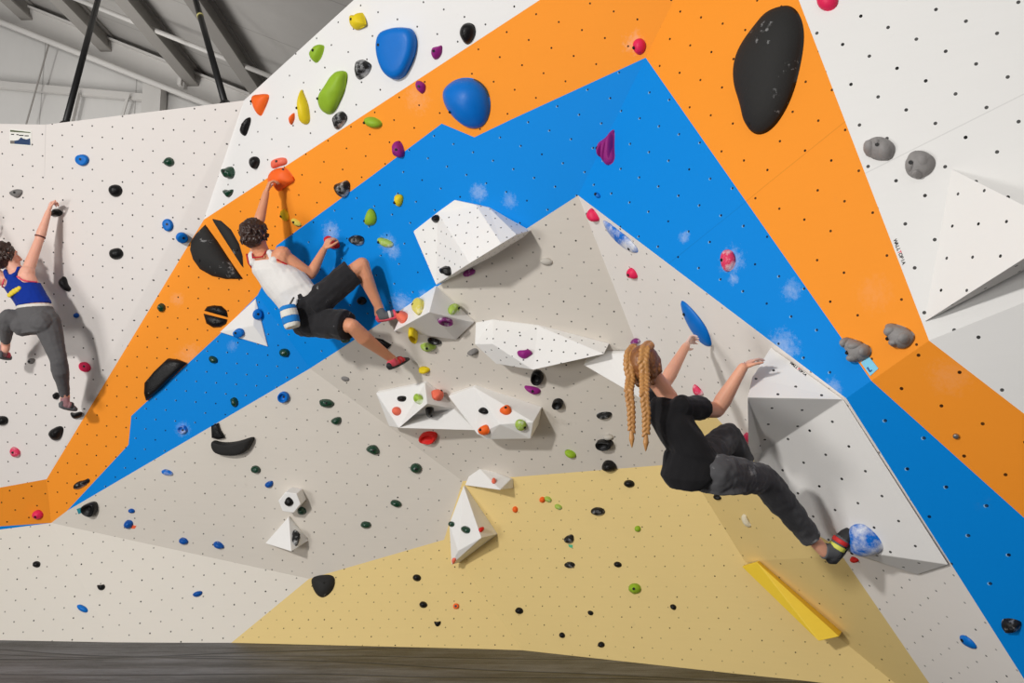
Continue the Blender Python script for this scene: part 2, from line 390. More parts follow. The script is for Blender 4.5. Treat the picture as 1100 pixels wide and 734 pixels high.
vol('CM', [(434, 331, .01), (468.5, 307, .01), (461, 335.5, .30), (423, 356, .20), (509, 346.5, .02), (489.5, 365, .03)],
    [(0, 1, 2, 3), (3, 2, 5), (2, 4, 5), (1, 4, 2)], VMP, "white wedge volume under the man's raised foot with yellow and pink holds")
vol('CM', [(511, 347, .01), (529, 343.6, .01), (578, 350, .01), (649, 380.4, .14), (572.6, 397.5, .28), (533, 391, .14), (510, 370, .1), (529, 369.5, .2)],
    [(0, 1, 7, 6), (1, 2, 3, 4, 7), (6, 7, 4, 5)], VM, 'long white faceted volume with one purple hold in its middle')
vol('CM', [(626.5, 392, .10), (650, 380.5, .03), (690, 378.5, .02), (692, 431, .22), (676, 421, .22)], [(0, 1, 2, 3, 4)], VMP, 'white wedge volume half hidden behind the braided head')
vol('CM', [(404, 422.5, .04), (456.5, 411.7, .03), (458.7, 434, .26), (428.6, 460, .24), (418, 458, .1), (436, 449, .12), (488, 439.3, .03), (511, 462.4, .12)],
    [(0, 1, 2, 3), (0, 3, 4), (1, 6, 2), (2, 6, 5), (2, 5, 3), (5, 6, 7, 3)], VMP, 'white stepped volume above the red hold, with black, coral and lime holds')
vol('CM', [(481.6, 426, .05), (509.4, 416, .03), (573, 453.6, .2), (537, 456, .25), (512.7, 466.7, .18), (570, 471.6, .19), (522.5, 472, .18)],
    [(0, 1, 2, 3, 4), (4, 3, 2, 5, 6)], VMP, 'white tilted volume carrying two orange holds and one lime hold')
vol('CY', [(509.4, 497.8, .02), (499.6, 521.3, .06), (537, 526.5, .24), (548.6, 514.8, .06)], [(0, 1, 2), (0, 2, 3)], VMP, 'small white wedge volume at the top corner of the straw yellow wall')
vol('CY', [(498, 522, .05), (482.6, 563, .14), (485, 607, .12), (517, 578, .26), (492, 592, .2)], [(0, 1, 2, 4), (0, 4, 3), (4, 2, 3)], VMP, 'narrow white blade volume standing on the crease of the yellow walls')
hx = [(311 + 12.2 * math.cos(a), 540 + 12.2 * math.sin(a)) for a in [i * PI / 3 + .15 for i in range(6)]]
vol('O', [(x, y, .14) for x, y in hx], [tuple(range(6))], VMP, 'small white hexagon block with a dark hold in its centre', bev=.006)
vol('O', [(310, 555.6, .03), (285, 584, .02), (312.7, 592.6, .22), (331, 581, .02)], [(0, 1, 2), (0, 2, 3)], VMP, 'small white pyramid volume below the hexagon block')
vol('O', [(274.5, 321, .02), (236, 357, .02), (287.6, 372.5, .03), (272, 350, .06)], [(0, 1, 3), (1, 2, 3), (2, 0, 3)], VMP, 'flat white triangle volume on the blue band with two blue holds')
vol('RG', [(828, 373, .01), (906, 429, .01), (803, 427, .34), (808, 405, .22), (819, 486, .4), (1019, 607, .02), (905, 590.5, .21), (813, 499, .4), (804, 489, .36), (878, 575, .4), (986, 617.5, .01), (930, 600, .02)],
    [(0, 1, 2, 3), (2, 1, 4), (1, 5, 6, 9, 7, 4), (2, 4, 7, 8), (6, 5, 10), (9, 6, 10, 11)], VMB, 'huge white faceted volume the girl with braids stands and hangs on', cell=.15, flush=((4, (1, 5, 6)), (7, (1, 5, 6)), (9, (1, 5, 6))), inset=.16)
vol('WR', [(1022.6, 182, .005), (994, 345, .005), (1150, 246, .42)], [(0, 1, 2)], VMB, 'white triangular wedge volume on the big white panel', cell=.15, bev=0)
vol('CY', [(797, 609, .05), (813, 604, .12), (901.5, 684, .2), (879.5, 689, .24)], [(0, 1, 2, 3)], VMY, 'long bright yellow beam volume near the floor', group='yellow volumes')
bpy.context.view_layer.update()
BVH[0] = build_bvh(WALLS + VOLS)

# ------------------------------------------------------------------ holds
HM = {}
def hm(k, rgb, **kw):
    kw.setdefault('spec', .22); HM[k] = plain('hold_' + k, rgb, **kw)
hm('black', (22, 21, 22), rough=.35, bump=.4, chalk=.12); hm('blackchalk', (32, 31, 31), rough=.5, bump=.4, chalk=.62, chalk_scale=9); hm('blackmatte', (44, 43, 42), rough=.7, bump=.25, chalk=.25, chalk_scale=7)
hm('darkgreen', (12, 62, 42), rough=.25, bump=.4, spec=.6); hm('lime', (150, 186, 48), rough=.5); hm('limechalk', (168, 196, 84), rough=.55, chalk=.6, chalk_scale=11)
hm('yellow', (236, 208, 36), rough=.5); hm('yellowpale', (238, 222, 98), rough=.5, chalk=.4); hm('orange', (252, 108, 38), rough=.5); hm('coral', (246, 118, 92), rough=.5, chalk=.3)
hm('red', (222, 40, 36), rough=.5, chalk=.15); hm('pink', (236, 42, 92), rough=.45, chalk=.2); hm('pinkchalk', (228, 60, 100), rough=.5, chalk=.6, chalk_scale=10)
hm('purple', (150, 36, 128), rough=.5, chalk=.1); hm('purplechalk', (132, 44, 118), rough=.5, chalk=.55, chalk_scale=16); hm('blue', (6, 114, 206), rough=.4, chalk=.1, chalk_scale=6)
hm('darkblue', (8, 84, 170), rough=.35, chalk=.3, chalk_scale=30); hm('bluechalk', (8, 110, 208), rough=.45, chalk=.72, chalk_scale=7); hm('grey', (134, 131, 129), rough=.65, bump=.4); hm('greystone', (156, 152, 150), rough=.6, bump=.5, var=.3, scale=16)
hm('palegrey', (196, 190, 180), rough=.6); hm('ivory', (226, 216, 190), rough=.55)
BOLT = plain('bolt_dark_steel', (20, 19, 19), rough=.5, metal=.0, var=.05, bump=0)
STEEL = plain('bolt_bright_steel', (150, 148, 146), rough=.35, metal=.8, var=.05, bump=0)
PROF = {'dome': [(math.cos(a), math.sin(a)) for a in [i * PI / 2 / 6 for i in range(7)]],
        'flat': [(1, 0), (1, .4), (.95, .75), (.85, .93), (.68, 1), (.4, 1.02), (0, 1.03)],
        'cone': [(1, 0), (.92, .2), (.7, .5), (.45, .78), (.25, .93), (.1, 1), (0, 1.01)],
        'ring': [(1, 0), (1, .45), (.92, .85), (.8, 1), (.66, .85), (.56, .5), (.45, .36), (0, .33)],
        'jug': [(1, 0), (1.02, .4), (.97, .8), (.85, 1), (.7, .92), (.5, .72), (.25, .62), (0, .6)]}
def chaikin(p, k=2):
    for _ in range(k):
        q = []
        for i in range(len(p)):
            a, b = p[i], p[(i + 1) % len(p)]
            q += [(a[0] * .75 + b[0] * .25, a[1] * .75 + b[1] * .25), (a[0] * .25 + b[0] * .75, a[1] * .25 + b[1] * .75)]
        p = q
    return p
def ell(cx, cy, w, h, ang=0, seg=20):
    a = math.radians(ang); c, s = math.cos(a), math.sin(a)
    return [(cx + math.cos(t) * w / 2 * c - math.sin(t) * h / 2 * s, cy + math.cos(t) * w / 2 * s + math.sin(t) * h / 2 * c) for t in [i * 2 * PI / seg for i in range(seg)]]
def add_dome(bm, pts, h, prof, bump, seed, top=(0, 0), smooth_in=True):
    """pts: outline in the hold's own plane (metres)"""
    c = Vector((sum(p[0] for p in pts) / len(pts), sum(p[1] for p in pts) / len(pts)))
    area = abs(sum(pts[i][0] * pts[(i + 1) % len(pts)][1] - pts[(i + 1) % len(pts)][0] * pts[i][1] for i in range(len(pts)))) / 2
    size = math.sqrt(area)
    rings = [[bm.verts.new((p[0], p[1], .0008)) for p in pts]]
    for s, z in PROF[prof][:-1]:
        z += .002; r = []
        for p in pts:
            v = Vector((c.x + (p[0] - c.x) * s + top[0] * z, c.y + (p[1] - c.y) * s + top[1] * z, z * h))
            if bump: v += Vector((noise.noise(v / size * 1.7 + Vector((seed, 0, 0))), noise.noise(v / size * 1.7 + Vector((0, seed, 9))), .8 * noise.noise(v / size * 2.2 + Vector((5, 5, seed))) * min(1, z * 2))) * bump * size
            r.append(bm.verts.new(v))
        rings.append(r)
    n = len(pts)
    for a, b in zip(rings, rings[1:]):
        for i in range(n): bm.faces.new((a[i], a[(i + 1) % n], b[(i + 1) % n], b[i]))
    t = bm.verts.new((c.x + top[0], c.y + top[1], PROF[prof][-1][1] * h))
    for i in range(n): bm.faces.new((rings[-1][i], rings[-1][(i + 1) % n], t))
    bm.faces.new(rings[0][::-1])
    return size
HOLDS = []
HB = []          # chalk smears etc. can look holds up by their pixel
def hold(outline, mat, label, hf=.5, prof='dome', bump=.05, group=None, bolt=True, sharp=False, lobes=(), name='climbing_hold', cat='climbing hold', boltpx=None, at=None, lobehf=.9, flatshade=False, bright=False, top=None):
    pts = outline if (sharp or len(outline) >= 19) else chaikin(outline, 2)
    cx = sum(p[0] for p in pts) / len(pts); cy = sum(p[1] for p in pts) / len(pts)
    loc, nor = hit(*(at or (cx, cy)))
    R = frame_to(nor); Ri = R.transposed()
    org = on_plane(cx, cy, loc, nor)
    def loc2(q): v = Ri @ (on_plane(q[0], q[1], loc, nor) - org); return (v.x, v.y)
    L = [loc2(p) for p in pts]
    area = abs(sum(L[i][0] * L[(i + 1) % len(L)][1] - L[(i + 1) % len(L)][0] * L[i][1] for i in range(len(L)))) / 2
    peri = sum((Vector(L[i]) - Vector(L[(i + 1) % len(L)])).length for i in range(len(L)))
    mind = min(2 * math.sqrt(area / PI), 4 * area / peri)
    h = hf * mind
    seed = random.random() * 50
    bm = bmesh.new()
    add_dome(bm, L, h, prof, bump, seed, top=loc2((cx + top[0], cy + top[1])) if top else (0, 0))
    for lb in lobes:
        add_dome(bm, [loc2(p) for p in ell(*lb, seg=14)], h * lobehf, 'dome', bump, seed + 3)
    o = bm_obj(name, bm, HM[mat], smooth=not flatshade)
    o.location = org; o.rotation_euler = R.to_euler()
    tag(o, label, cat, group)
    if bolt and mind > .075 or boltpx:
        b = loc2(boltpx) if boltpx else (mind * .08, mind * .06)
        me = o.data; best = None; zt = -1
        tree = BVHTree.FromPolygons([v.co for v in me.vertices], [tuple(p.vertices) for p in me.polygons])
        hp, hn, _, _ = tree.ray_cast(Vector((b[0], b[1], 2)), Vector((0, 0, -1)))
        if hp is not None:
            bb = bmesh.new(); M = Matrix.Translation(hp) @ frame_to(hn.lerp(Vector((0, 0, 1)), .5)).to_4x4()
            tube_bm(bb, [M @ Vector((0, 0, -.01)), M @ Vector((0, 0, .003))], .0095, 10)
            bm_obj('bolt', bb, STEEL if bright else BOLT, o)
    HOLDS.append(o)
    return o
g_w = 'holds on the white panel behind the woman'
g_s = 'holds on the white stripe under the roof'
g_o = 'holds on the orange band'
g_b = 'holds on the blue band'
g_g = 'holds on the grey sloping wall'
g_m = 'holds on the grey overhang and its volumes'
g_y = 'holds on the straw yellow walls'
g_k = 'holds on the pale kicker'
g_r = 'holds on the prow side wall'
H = hold
# --- white panel behind the woman in blue
H(ell(89, 172, 14, 12, 8), 'blue', 'round blue hold high on the white panel, beside the poster', hf=.35, prof='flat', group=g_w, boltpx=(89, 171.5))
H(ell(182, 174, 10.5, 9.5, 20), 'darkgreen', 'dark green hold high on the white panel, alone above the blue pair', hf=.6, bump=.14, group=g_w)
H([(242, 182), (248, 179), (253, 183), (252, 190), (247, 193), (242, 190)], 'darkgreen', 'dark green knob at the edge of the white panel, upper of two', hf=.7, bump=.16, group=g_w)
H([(240, 203), (246, 205), (251, 203), (250, 209), (246, 212.5), (242, 209)], 'darkgreen', 'dark green knob at the edge of the white panel, lower of two', hf=.6, bump=.16, group=g_w)
H([(10, 206), (17, 203), (25, 204), (24, 209), (20, 213.5), (12, 210)], 'grey', 'grey pitted hold on the white panel under the poster', hf=.5, bump=.14, group=g_w)
H([(55, 229), (59, 224), (63, 224.5), (68, 228), (66, 232), (56, 233)], 'black', "black hold gripped by the woman's raised hand", hf=.75, bump=.06, group=g_w, bolt=False)
H([(117, 201), (122, 198), (129, 199), (132.5, 205), (129, 211), (122, 212), (117.5, 207)], 'black', 'smooth black round hold on the white panel, upper of a matching pair', hf=.5, bump=.03, group=g_w)
H([(118, 269), (123, 266.5), (130, 267), (133.5, 273), (129, 278.5), (122, 279), (118, 275)], 'black', 'smooth black round hold on the white panel, lower of a matching pair', hf=.5, bump=.03, group=g_w)
H([(64.5, 300), (68, 296.5), (71, 298), (73, 305), (77, 311), (74, 313), (68, 310), (65, 305)], 'black', "long black grooved hold beside the woman's waist", hf=.6, bump=.12, group=g_w)
H([(79, 338), (82, 335.5), (86, 338.5), (83, 342.5), (80, 341)], 'darkblue', "tiny blue chip hold on the white panel beside the woman's hip", hf=.6, bump=.1, group=g_w, bolt=False)
H(ell(181, 242, 10.5, 13.5, -18), 'blue', 'oval blue hold near the orange edge, upper of two', hf=.35, prof='flat', group=g_w, boltpx=(181.5, 241))
H(ell(195, 255, 12.5, 11, 0), 'blue', 'oval blue hold near the orange edge, lower of two', hf=.35, prof='flat', group=g_w, boltpx=(195.5, 254))
H([(29.5, 387), (34, 384.5), (38.5, 386), (37, 389), (35, 391.5), (30, 390.5)], 'grey', "small grey chip hold between the woman's legs", hf=.5, group=g_w, bump=.1, boltpx=(33.5, 388))
H(ell(92, 394.2, 12.5, 9.5, 35), 'pink', "pink oval hold beside the woman's straight calf", hf=.4, prof='flat', group=g_w, boltpx=(93, 393))
H([(57, 424), (60, 421), (64.5, 423), (64.5, 427), (61, 430), (58, 428)], 'black', "small black hold behind the woman's lower ankle", hf=.7, bump=.1, group=g_w, bolt=False)
H([(76.5, 442.5), (80, 444), (86, 442), (89, 443.5), (87, 448), (82, 450), (77.5, 447.5)], 'black', "black hold under the woman's lower shoe", hf=.8, bump=.08, group=g_w, bolt=False)
H([(-3, 448), (4, 446.5), (9, 449), (9, 454), (4, 457), (-3, 456)], 'black', 'black hold on the white panel cut off by the picture edge', hf=.6, group=g_w)
H([(53, 464), (60, 458.5), (67, 457.5), (69, 462), (66, 471), (60, 474), (55, 470)], 'black', 'chunky black hold low on the white panel above the orange corner', hf=.6, bump=.06, group=g_w)
H(ell(17, 486, 12.5, 9, 48), 'pinkchalk', 'pink hold low on the white panel, chalk on one end', hf=.5, group=g_w, boltpx=(17, 485))
# --- orange band, lower
half = [(220.5, 241.3), (211, 251), (206, 259), (204.6, 268), (208, 279), (216, 290), (227.7, 296.5), (243, 299.5), (261, 299.6)]
H(half + [(247, 280), (233, 259)], 'blackmatte', 'big black half moon hold, larger of the split pair on orange', hf=.28, prof='dome', bump=.02, sharp=True, group=g_o, boltpx=(219, 280))
H([(228.3, 234.8), (238, 237), (248.5, 247), (257, 262), (261, 276), (262.5, 288.3), (252, 272), (239, 252)], 'blackmatte', 'big black half moon hold, slimmer of the split pair on orange', hf=.3, bump=.02, sharp=True, group=g_o, boltpx=(256, 268))
H([(219.5, 334), (223, 329.5), (230, 328), (238, 329), (243.5, 334), (245, 341)], 'black', 'upper half of the split black disc on the orange band', hf=.45, bump=.03, sharp=True, group=g_o)
H([(219, 337), (244.5, 343.5), (243, 347.5), (237, 351.5), (229, 352), (222, 347.5)], 'black', 'lower half of the split black disc on the orange band', hf=.45, bump=.03, sharp=True, group=g_o)
H([(170, 328), (173, 325), (178, 328), (177.5, 333), (174, 336), (170, 333)], 'darkgreen', 'dark green hold on the orange band below the blue pair', hf=.7, bump=.14, group=g_o)
H([(182, 385), (192, 386.5), (201, 390), (186, 405), (172, 419), (158.5, 430), (156.5, 423), (157.4, 411), (168, 398)], 'black', 'big black wedge hold lying along the orange and blue border', hf=.3, bump=.015, sharp=True, prof='flat', group=g_o, boltpx=(162.5, 408))
H([(79, 522), (84, 517), (91, 516), (95, 513.5), (97, 516), (94, 520), (86, 525.5), (80, 525.5)], 'blackchalk', 'black peanut shaped hold on the orange band near the floor', hf=.6, bump=.08, group=g_o)
H(ell(41, 553, 11, 10), 'pink', 'round pink hold at the orange foot of the wall', hf=.6, group=g_o, boltpx=(41.5, 554))
# --- blue band, lower
H(ell(276.5, 338, 10.5, 11.5), 'blue', 'round blue hold on the tip of the flat white triangle', hf=.4, prof='flat', group=g_b, boltpx=(276.5, 338))
H(ell(257, 357.5, 11.5, 9.5, -15), 'blue', 'round blue hold low on the flat white triangle', hf=.4, prof='flat', group=g_b, boltpx=(255, 356.5))
H(ell(229.5, 386.5, 9.5, 7, 30), 'darkgreen', 'dark green hold on the blue band below the white triangle', hf=.6, bump=.12, group=g_b)
H(ell(252, 432, 8, 10.5, -15), 'darkgreen', 'dark green hold low on the blue band', hf=.6, bump=.16, group=g_b)
H(ell(306, 379, 11, 9, 10), 'darkgreen', "dark green hold on blue left of the man's hanging leg", hf=.6, bump=.12, group=g_b)
H(ell(196.5, 461.5, 10, 9), 'bluechalk', 'chalk dusted blue hold on the lower blue band', hf=.45, prof='ring', group=g_b, boltpx=(197, 462))
H(ell(371.5, 364.5, 9.5, 7.5, 10), 'darkgreen', "dark green hold beneath the hem of the man's shorts", hf=.6, bump=.12, group=g_b)
H(ell(389, 323, 10, 8.5, 20), 'black', "black hold behind the man's raised heel", hf=.6, bump=.1, group=g_b)
# --- white stripe
H([(269, 125), (270, 130), (266, 143), (263.5, 147), (259, 143.5), (260.5, 137), (265, 129)], 'black', 'black teardrop hold at the lower end of the white stripe, slim one', hf=.5, bump=.03, group=g_s)
H([(269.5, 170), (275, 167.5), (279.5, 171), (279, 177), (276, 182), (272, 181), (269.5, 176)], 'black', 'black lumpy hold on the white stripe just above the green knobs', hf=.6, bump=.12, group=g_s)
H([(272, 102.5), (281, 101.3), (289.5, 101), (289, 107), (284, 119), (280.5, 126), (276, 121), (272.5, 111)], 'orange', 'orange shield shaped hold on the white stripe by the roof edge', hf=.4, bump=.02, group=g_s, boltpx=(275, 110))
H([(316.5, 120), (312, 125), (311, 128), (313, 135.5), (315.5, 131), (317, 126)], 'orange', 'small orange sliver hold beside the yellow banana hold', hf=.7, bump=.02, group=g_s)
H([(324, 94.5), (326.5, 100), (331, 111), (333, 122), (333.3, 130), (330.5, 134), (325, 133), (322.5, 128), (321, 114), (321.5, 105)], 'yellow', 'long yellow banana shaped hold on the white stripe', hf=.5, bump=.02, group=g_s, boltpx=(323.5, 116))
H([(349, 48), (340, 49), (333.5, 57.5), (335, 63), (339.5, 69), (345, 63.5), (348, 55)], 'lime', 'lime green leaf hold, smallest of the lime ones on white', hf=.45, bump=.05, group=g_s)
H([(367, 76), (373, 77), (374, 84), (371, 98), (361, 119), (355, 123.5), (349, 122), (344, 114), (343, 103.5), (352, 89), (358, 80)], 'lime', 'large lime green pod hold on the white stripe', hf=.4, bump=.06, group=g_s, boltpx=(346, 106))
H([(378, 16), (384, 17), (387, 13.5), (391, 14), (394.5, 27), (390, 30), (383, 32.5), (379, 29), (377.5, 23)], 'yellow', 'yellow blocky hold on the white stripe, nearest the roof', hf=.5, bump=.06, group=g_s, boltpx=(383, 23))
H([(389, 63.5), (395, 66), (400, 70), (398, 76), (394.5, 81.5), (385.5, 87), (383, 80), (382, 73), (384, 66)], 'blackchalk', 'black thorn hold between the lime pod and the big blue hold', hf=.5, bump=.05, group=g_s)
H([(364, 120), (369, 120), (374, 125.5), (372, 131), (362.5, 141), (359, 134), (357, 127)], 'blackchalk', 'black thorn hold just below the lime pod', hf=.5, bump=.05, group=g_s)
H([(423, 30.5), (434, 29.5), (444, 31), (448.5, 42), (447.5, 57), (442, 71), (435.5, 82.5), (426, 86.5), (416, 80), (409, 65), (407, 48), (410.5, 35)], 'blue', 'big blue flat hold high on the white stripe', hf=.26, prof='flat', bump=.01, group=g_s, boltpx=(413, 49))
H([(465, 51), (470, 50), (475.5, 48), (475, 57), (469, 65), (464.5, 61), (463.5, 55)], 'purple', 'purple nub hold on the white stripe right of the blue one', hf=.55, bump=.1, group=g_s, boltpx=(469, 54.5))
H([(498.5, 25.5), (504, 24), (510.5, 27), (511, 36), (507, 45), (501.5, 48.5), (496.5, 43), (494.8, 34)], 'black', 'black egg shaped hold at the top edge of the white stripe', hf=.55, bump=.05, group=g_s, boltpx=(501, 38))
# --- orange, upper
H([(446, 88), (452, 86.5), (458.5, 92), (455, 101.5), (450.5, 99)], 'purple', 'purple nub hold on the upper border of orange', hf=.6, bump=.1, group=g_o, boltpx=(453, 93))
H(ell(401, 131.5, 20, 11, 17), 'lime', 'lime bean hold on the orange band', hf=.55, bump=.02, group=g_o, boltpx=(394.5, 131))
H([(426, 152), (430, 151), (434, 158), (435, 168.5), (430, 169.5), (423.5, 166.5), (422.5, 158)], 'purple', 'purple knobbly hold on the lower border of orange', hf=.6, bump=.14, group=g_o)
H([(482, 89.5), (494, 83.5), (509, 83.5), (520, 91), (527, 103), (528.5, 118), (525, 131), (517, 138.5), (503, 138), (489, 127), (479, 113), (476, 99)], 'blue', 'big glossy blue egg hold at the notch of orange and blue', hf=.42, bump=.01, group=g_o, boltpx=(489.5, 118.5))
H([(291, 174), (294.5, 171), (302, 169), (308.5, 170), (309, 176.5), (300, 179), (292, 182)], 'coral', 'pale orange cap hold above the big orange jug', hf=.4, bump=.03, group=g_o)
H([(288, 190), (291, 183.5), (300, 180), (308, 180), (314, 187.5), (318, 195), (312, 197.5), (303, 204.5), (299, 206), (294, 199), (289, 197)], 'orange', "big orange jug under the man's raised hand", hf=.34, bump=.03, group=g_o, boltpx=(306, 181.5))
H([(302, 226), (306.5, 224), (310, 229), (311, 236), (307, 238.5), (301.5, 232)], 'yellow', "yellow hold under the orange jug, upper of two", hf=.5, bump=.05, group=g_o, boltpx=(304.5, 231.5))
H([(312, 235.5), (317, 234), (325, 241), (323, 243.5), (317, 242.5)], 'yellowpale', "yellow hold under the orange jug, lower of two with chalk", hf=.5, bump=.05, group=g_o, boltpx=(317.5, 238))
H([(359, 198.5), (366, 196), (373.5, 193.5), (377, 198), (375, 208.5), (369.6, 213), (363, 208)], 'blackchalk', "black chalky hold on the orange and blue border above the man's bent arm", hf=.55, bump=.06, group=g_o)
# --- blue, upper
H([(426, 208.5), (432, 209), (433.7, 212), (432.5, 219), (429, 223), (425, 219), (424.5, 214)], 'yellow', 'small yellow block hold on the blue band', hf=.6, bump=.03, group=g_b, boltpx=(427.5, 217))
H([(397, 223.5), (402, 225), (405.5, 234), (403.5, 241), (397, 243), (392.5, 241), (393, 233)], 'lime', 'lime shark fin hold upright on the blue band', hf=.5, bump=.03, group=g_b, boltpx=(394.5, 237))
H([(374, 255.5), (381, 252.5), (388, 253), (392, 257), (390.5, 262.5), (385, 264), (377.5, 261)], 'blackchalk', "black half dome hold between the man's hand and the flat lime one", hf=.55, bump=.04, group=g_b)
H([(405, 256), (410, 255), (419, 258), (423.5, 262), (422, 265.5), (414, 266), (408, 262)], 'limechalk', 'flat lime hold on blue with a burst of chalk', hf=.5, bump=.03, group=g_b, boltpx=(409.5, 259.5))
H([(349, 254), (354, 253), (361, 258), (366, 263.5), (363, 267.5), (356, 267), (350, 261)], 'red', "red orange hold gripped by the man's lower hand", hf=.6, bump=.04, group=g_b, bolt=False)
H([(640, 206), (644, 207.5), (645.5, 212.5), (642, 213.5), (639, 210)], 'blue', 'small blue hold on blue just above the tip of the grey prow', hf=.5, group=g_b, boltpx=(641.5, 209))
H([(659.3, 137.5), (660.6, 143), (660, 158), (661, 173), (653, 179), (647.5, 173), (641.5, 161), (643, 154.5), (652, 147.5)], 'purple', 'purple ribbed shell hold on the upper blue prow', hf=.3, bump=.03, group=g_b, lobes=[(657.5, 157, 4.5, 32, 4), (652.5, 161, 4.5, 28, 10), (647.5, 161, 4, 17, 16)], lobehf=1.35, boltpx=(644.5, 159.5))
H([(778, 269), (783, 267.5), (789, 272), (791, 282), (787, 290), (781, 293), (776, 287), (774.5, 277)], 'pinkchalk', 'pink oval hold with chalk on the blue side of the prow', hf=.4, bump=.03, group=g_b, boltpx=(779, 280))
H([(682, 43), (688, 40.5), (693, 44), (694.5, 51), (691, 58), (685, 59.5), (680.5, 54), (680, 47)], 'pink', 'round pink three hole hold above the peak of the blue prow', hf=.5, bump=.02, group=g_o, boltpx=(683.5, 51.5))
H([(837, 7), (848, 6), (858, 13), (863.5, 28), (864, 47), (859, 76), (852, 101), (840, 126), (826, 142), (812, 145.5), (801, 134), (797, 114), (788.5, 90), (789, 67), (797, 47), (813, 26), (824, 13)], 'blackmatte', 'huge black flat boulder hold on the upper orange side', hf=.22, prof='dome', bump=.015, sharp=False, group=g_o, boltpx=(809, 134))
# --- big white upper panel
H(ell(889, 1, 23, 22), 'pink', 'round pink hold on the big white panel at the top edge', hf=.45, bump=.01, group=g_r, boltpx=(888, 1))
H([(926, 163), (930, 154), (938, 148), (950, 147.5), (959, 153), (961.5, 162), (957, 171), (948, 173.5), (938, 170)], 'greystone', 'grey swirled stone hold on the big white panel, upper of two', hf=.5, bump=.06, group=g_r, lobes=[(936, 160, 17, 18), (951, 162, 20, 21), (944, 156, 12, 12)], lobehf=1.1, boltpx=(945, 159))
H([(971.5, 178), (977, 166), (985, 162), (997, 165), (1005, 172), (1003, 182), (992, 191), (982, 192.5), (974, 187)], 'greystone', 'grey swirled stone hold on the big white panel, lower of two', hf=.5, bump=.06, group=g_r, lobes=[(980, 179, 15, 20), (992, 175, 18, 20), (986, 188, 12, 9)], lobehf=1.1, boltpx=(981, 178.5))
H([(949, 350), (956, 347), (970, 350), (983, 358), (983, 366), (976, 374), (966, 375), (956, 368)], 'greystone', 'grey grooved stone hold on orange beside the white panel corner', hf=.55, bump=.06, group=g_r, lobes=[(960, 356, 18, 15), (974, 363, 15, 17), (964, 368, 14, 11)], lobehf=1.1, boltpx=(958, 363.5))
H([(905, 364), (914, 363), (927, 368), (936, 374), (936, 382), (927, 389), (916, 389), (911, 380), (906, 371)], 'greystone', 'grey knuckled stone hold where blue meets orange, above the tag', hf=.5, bump=.04, group=g_r, lobes=[(910, 368.5, 11, 12), (930.5, 377.5, 12, 14), (918.5, 384.5, 15, 10), (920, 372, 18, 12)], lobehf=1.15, boltpx=(915, 378.5))
# --- prow side wall
H([(632, 226), (636, 223), (641, 229), (645, 236.5), (641, 238), (634.5, 233)], 'pink', 'pink hold at the very tip of the pale prow side', hf=.55, bump=.03, group=g_r, boltpx=(634, 228))
H([(646.5, 236), (652.6, 238), (663, 246), (674.6, 255), (684, 265), (686, 270), (684, 272), (677, 270.5), (664, 261), (653, 249)], 'bluechalk', 'long blue surfboard hold at the prow tip, white with chalk', hf=.16, bump=.02, group=g_r, boltpx=(678, 266))
H([(674.5, 290), (678, 287), (683, 291), (686, 299), (681, 298.5), (676, 295.5)], 'pink', 'small pink hold between the two long blue holds', hf=.5, bump=.03, group=g_r)
H([(731, 322.5), (736, 324), (744.5, 333), (754, 344), (761, 356), (765, 369), (763.5, 372.5), (757, 371), (747, 360), (738, 345), (733, 333)], 'blue', "long blue lens hold gripped by the girl with braids", hf=.16, bump=.02, group=g_r, boltpx=(739, 336))
H([(745, 412), (750, 415), (757, 423.5), (752, 425), (747, 420)], 'pinkchalk', "pink hold behind the elbow of the girl with braids", hf=.5, bump=.04, group=g_r)
H(ell(803, 471.5, 7, 14, -8), 'pinkchalk', "pink hold above the bent knee of the girl with braids", hf=.6, bump=.04, group=g_r, at=(802, 480))
H([(912, 567), (918, 563), (927, 562.5), (935, 568), (944, 577), (949.5, 588), (946, 593), (934, 597.5), (922, 596), (913, 590), (910, 578)], 'bluechalk', 'big blue and white boulder hold under the foot of the girl with braids', hf=.36, bump=.04, group=g_r, boltpx=(919, 589.5))
H([(913.5, 598.5), (918, 598), (923.5, 602), (921, 604), (915, 602.5)], 'red', 'small red hold tucked below the huge white volume', hf=.6, group=g_r, bolt=False)
H([(1030, 683), (1036, 682), (1045, 688), (1051, 697), (1044, 696.5), (1034, 690)], 'blue', 'blue lens hold low on the pale prow side wall', hf=.25, bump=.02, group=g_r, boltpx=(1036, 686))
H([(1075, 666), (1082, 664), (1090, 665), (1097, 668), (1096, 676), (1085, 681), (1077, 678)], 'blackchalk', 'dark rocky hold low on the blue lower wall', hf=.55, bump=.14, group=g_r)
# --- grey sloping wall
H(ell(305, 426.5, 12, 12), 'blue', 'round blue hold high on the grey sloping wall', hf=.5, prof='ring', bump=.03, group=g_g, boltpx=(305.5, 426))
H([(342, 431), (347, 428.5), (355, 429.5), (360.5, 434), (356, 438.5), (346, 437.5)], 'darkgreen', 'dark green pitted hold on grey, longest of the green ones', hf=.55, bump=.12, group=g_g)
H([(355, 451.5), (361, 448), (367, 448), (366.5, 455), (361, 457), (356.5, 454.5)], 'darkgreen', 'dark green hold on grey directly below the longest green one', hf=.6, bump=.06, group=g_g)
H([(392.5, 482), (399, 477.5), (405, 479.5), (409, 486), (404, 488.5), (395, 486)], 'darkgreen', 'dark green hold in the middle of the grey sloping wall', hf=.6, bump=.08, group=g_g)
H(ell(447, 503, 12, 10, 20), 'darkgreen', 'dark green hold on grey near the crease, beside the white blade volume', hf=.6, bump=.1, group=g_g)
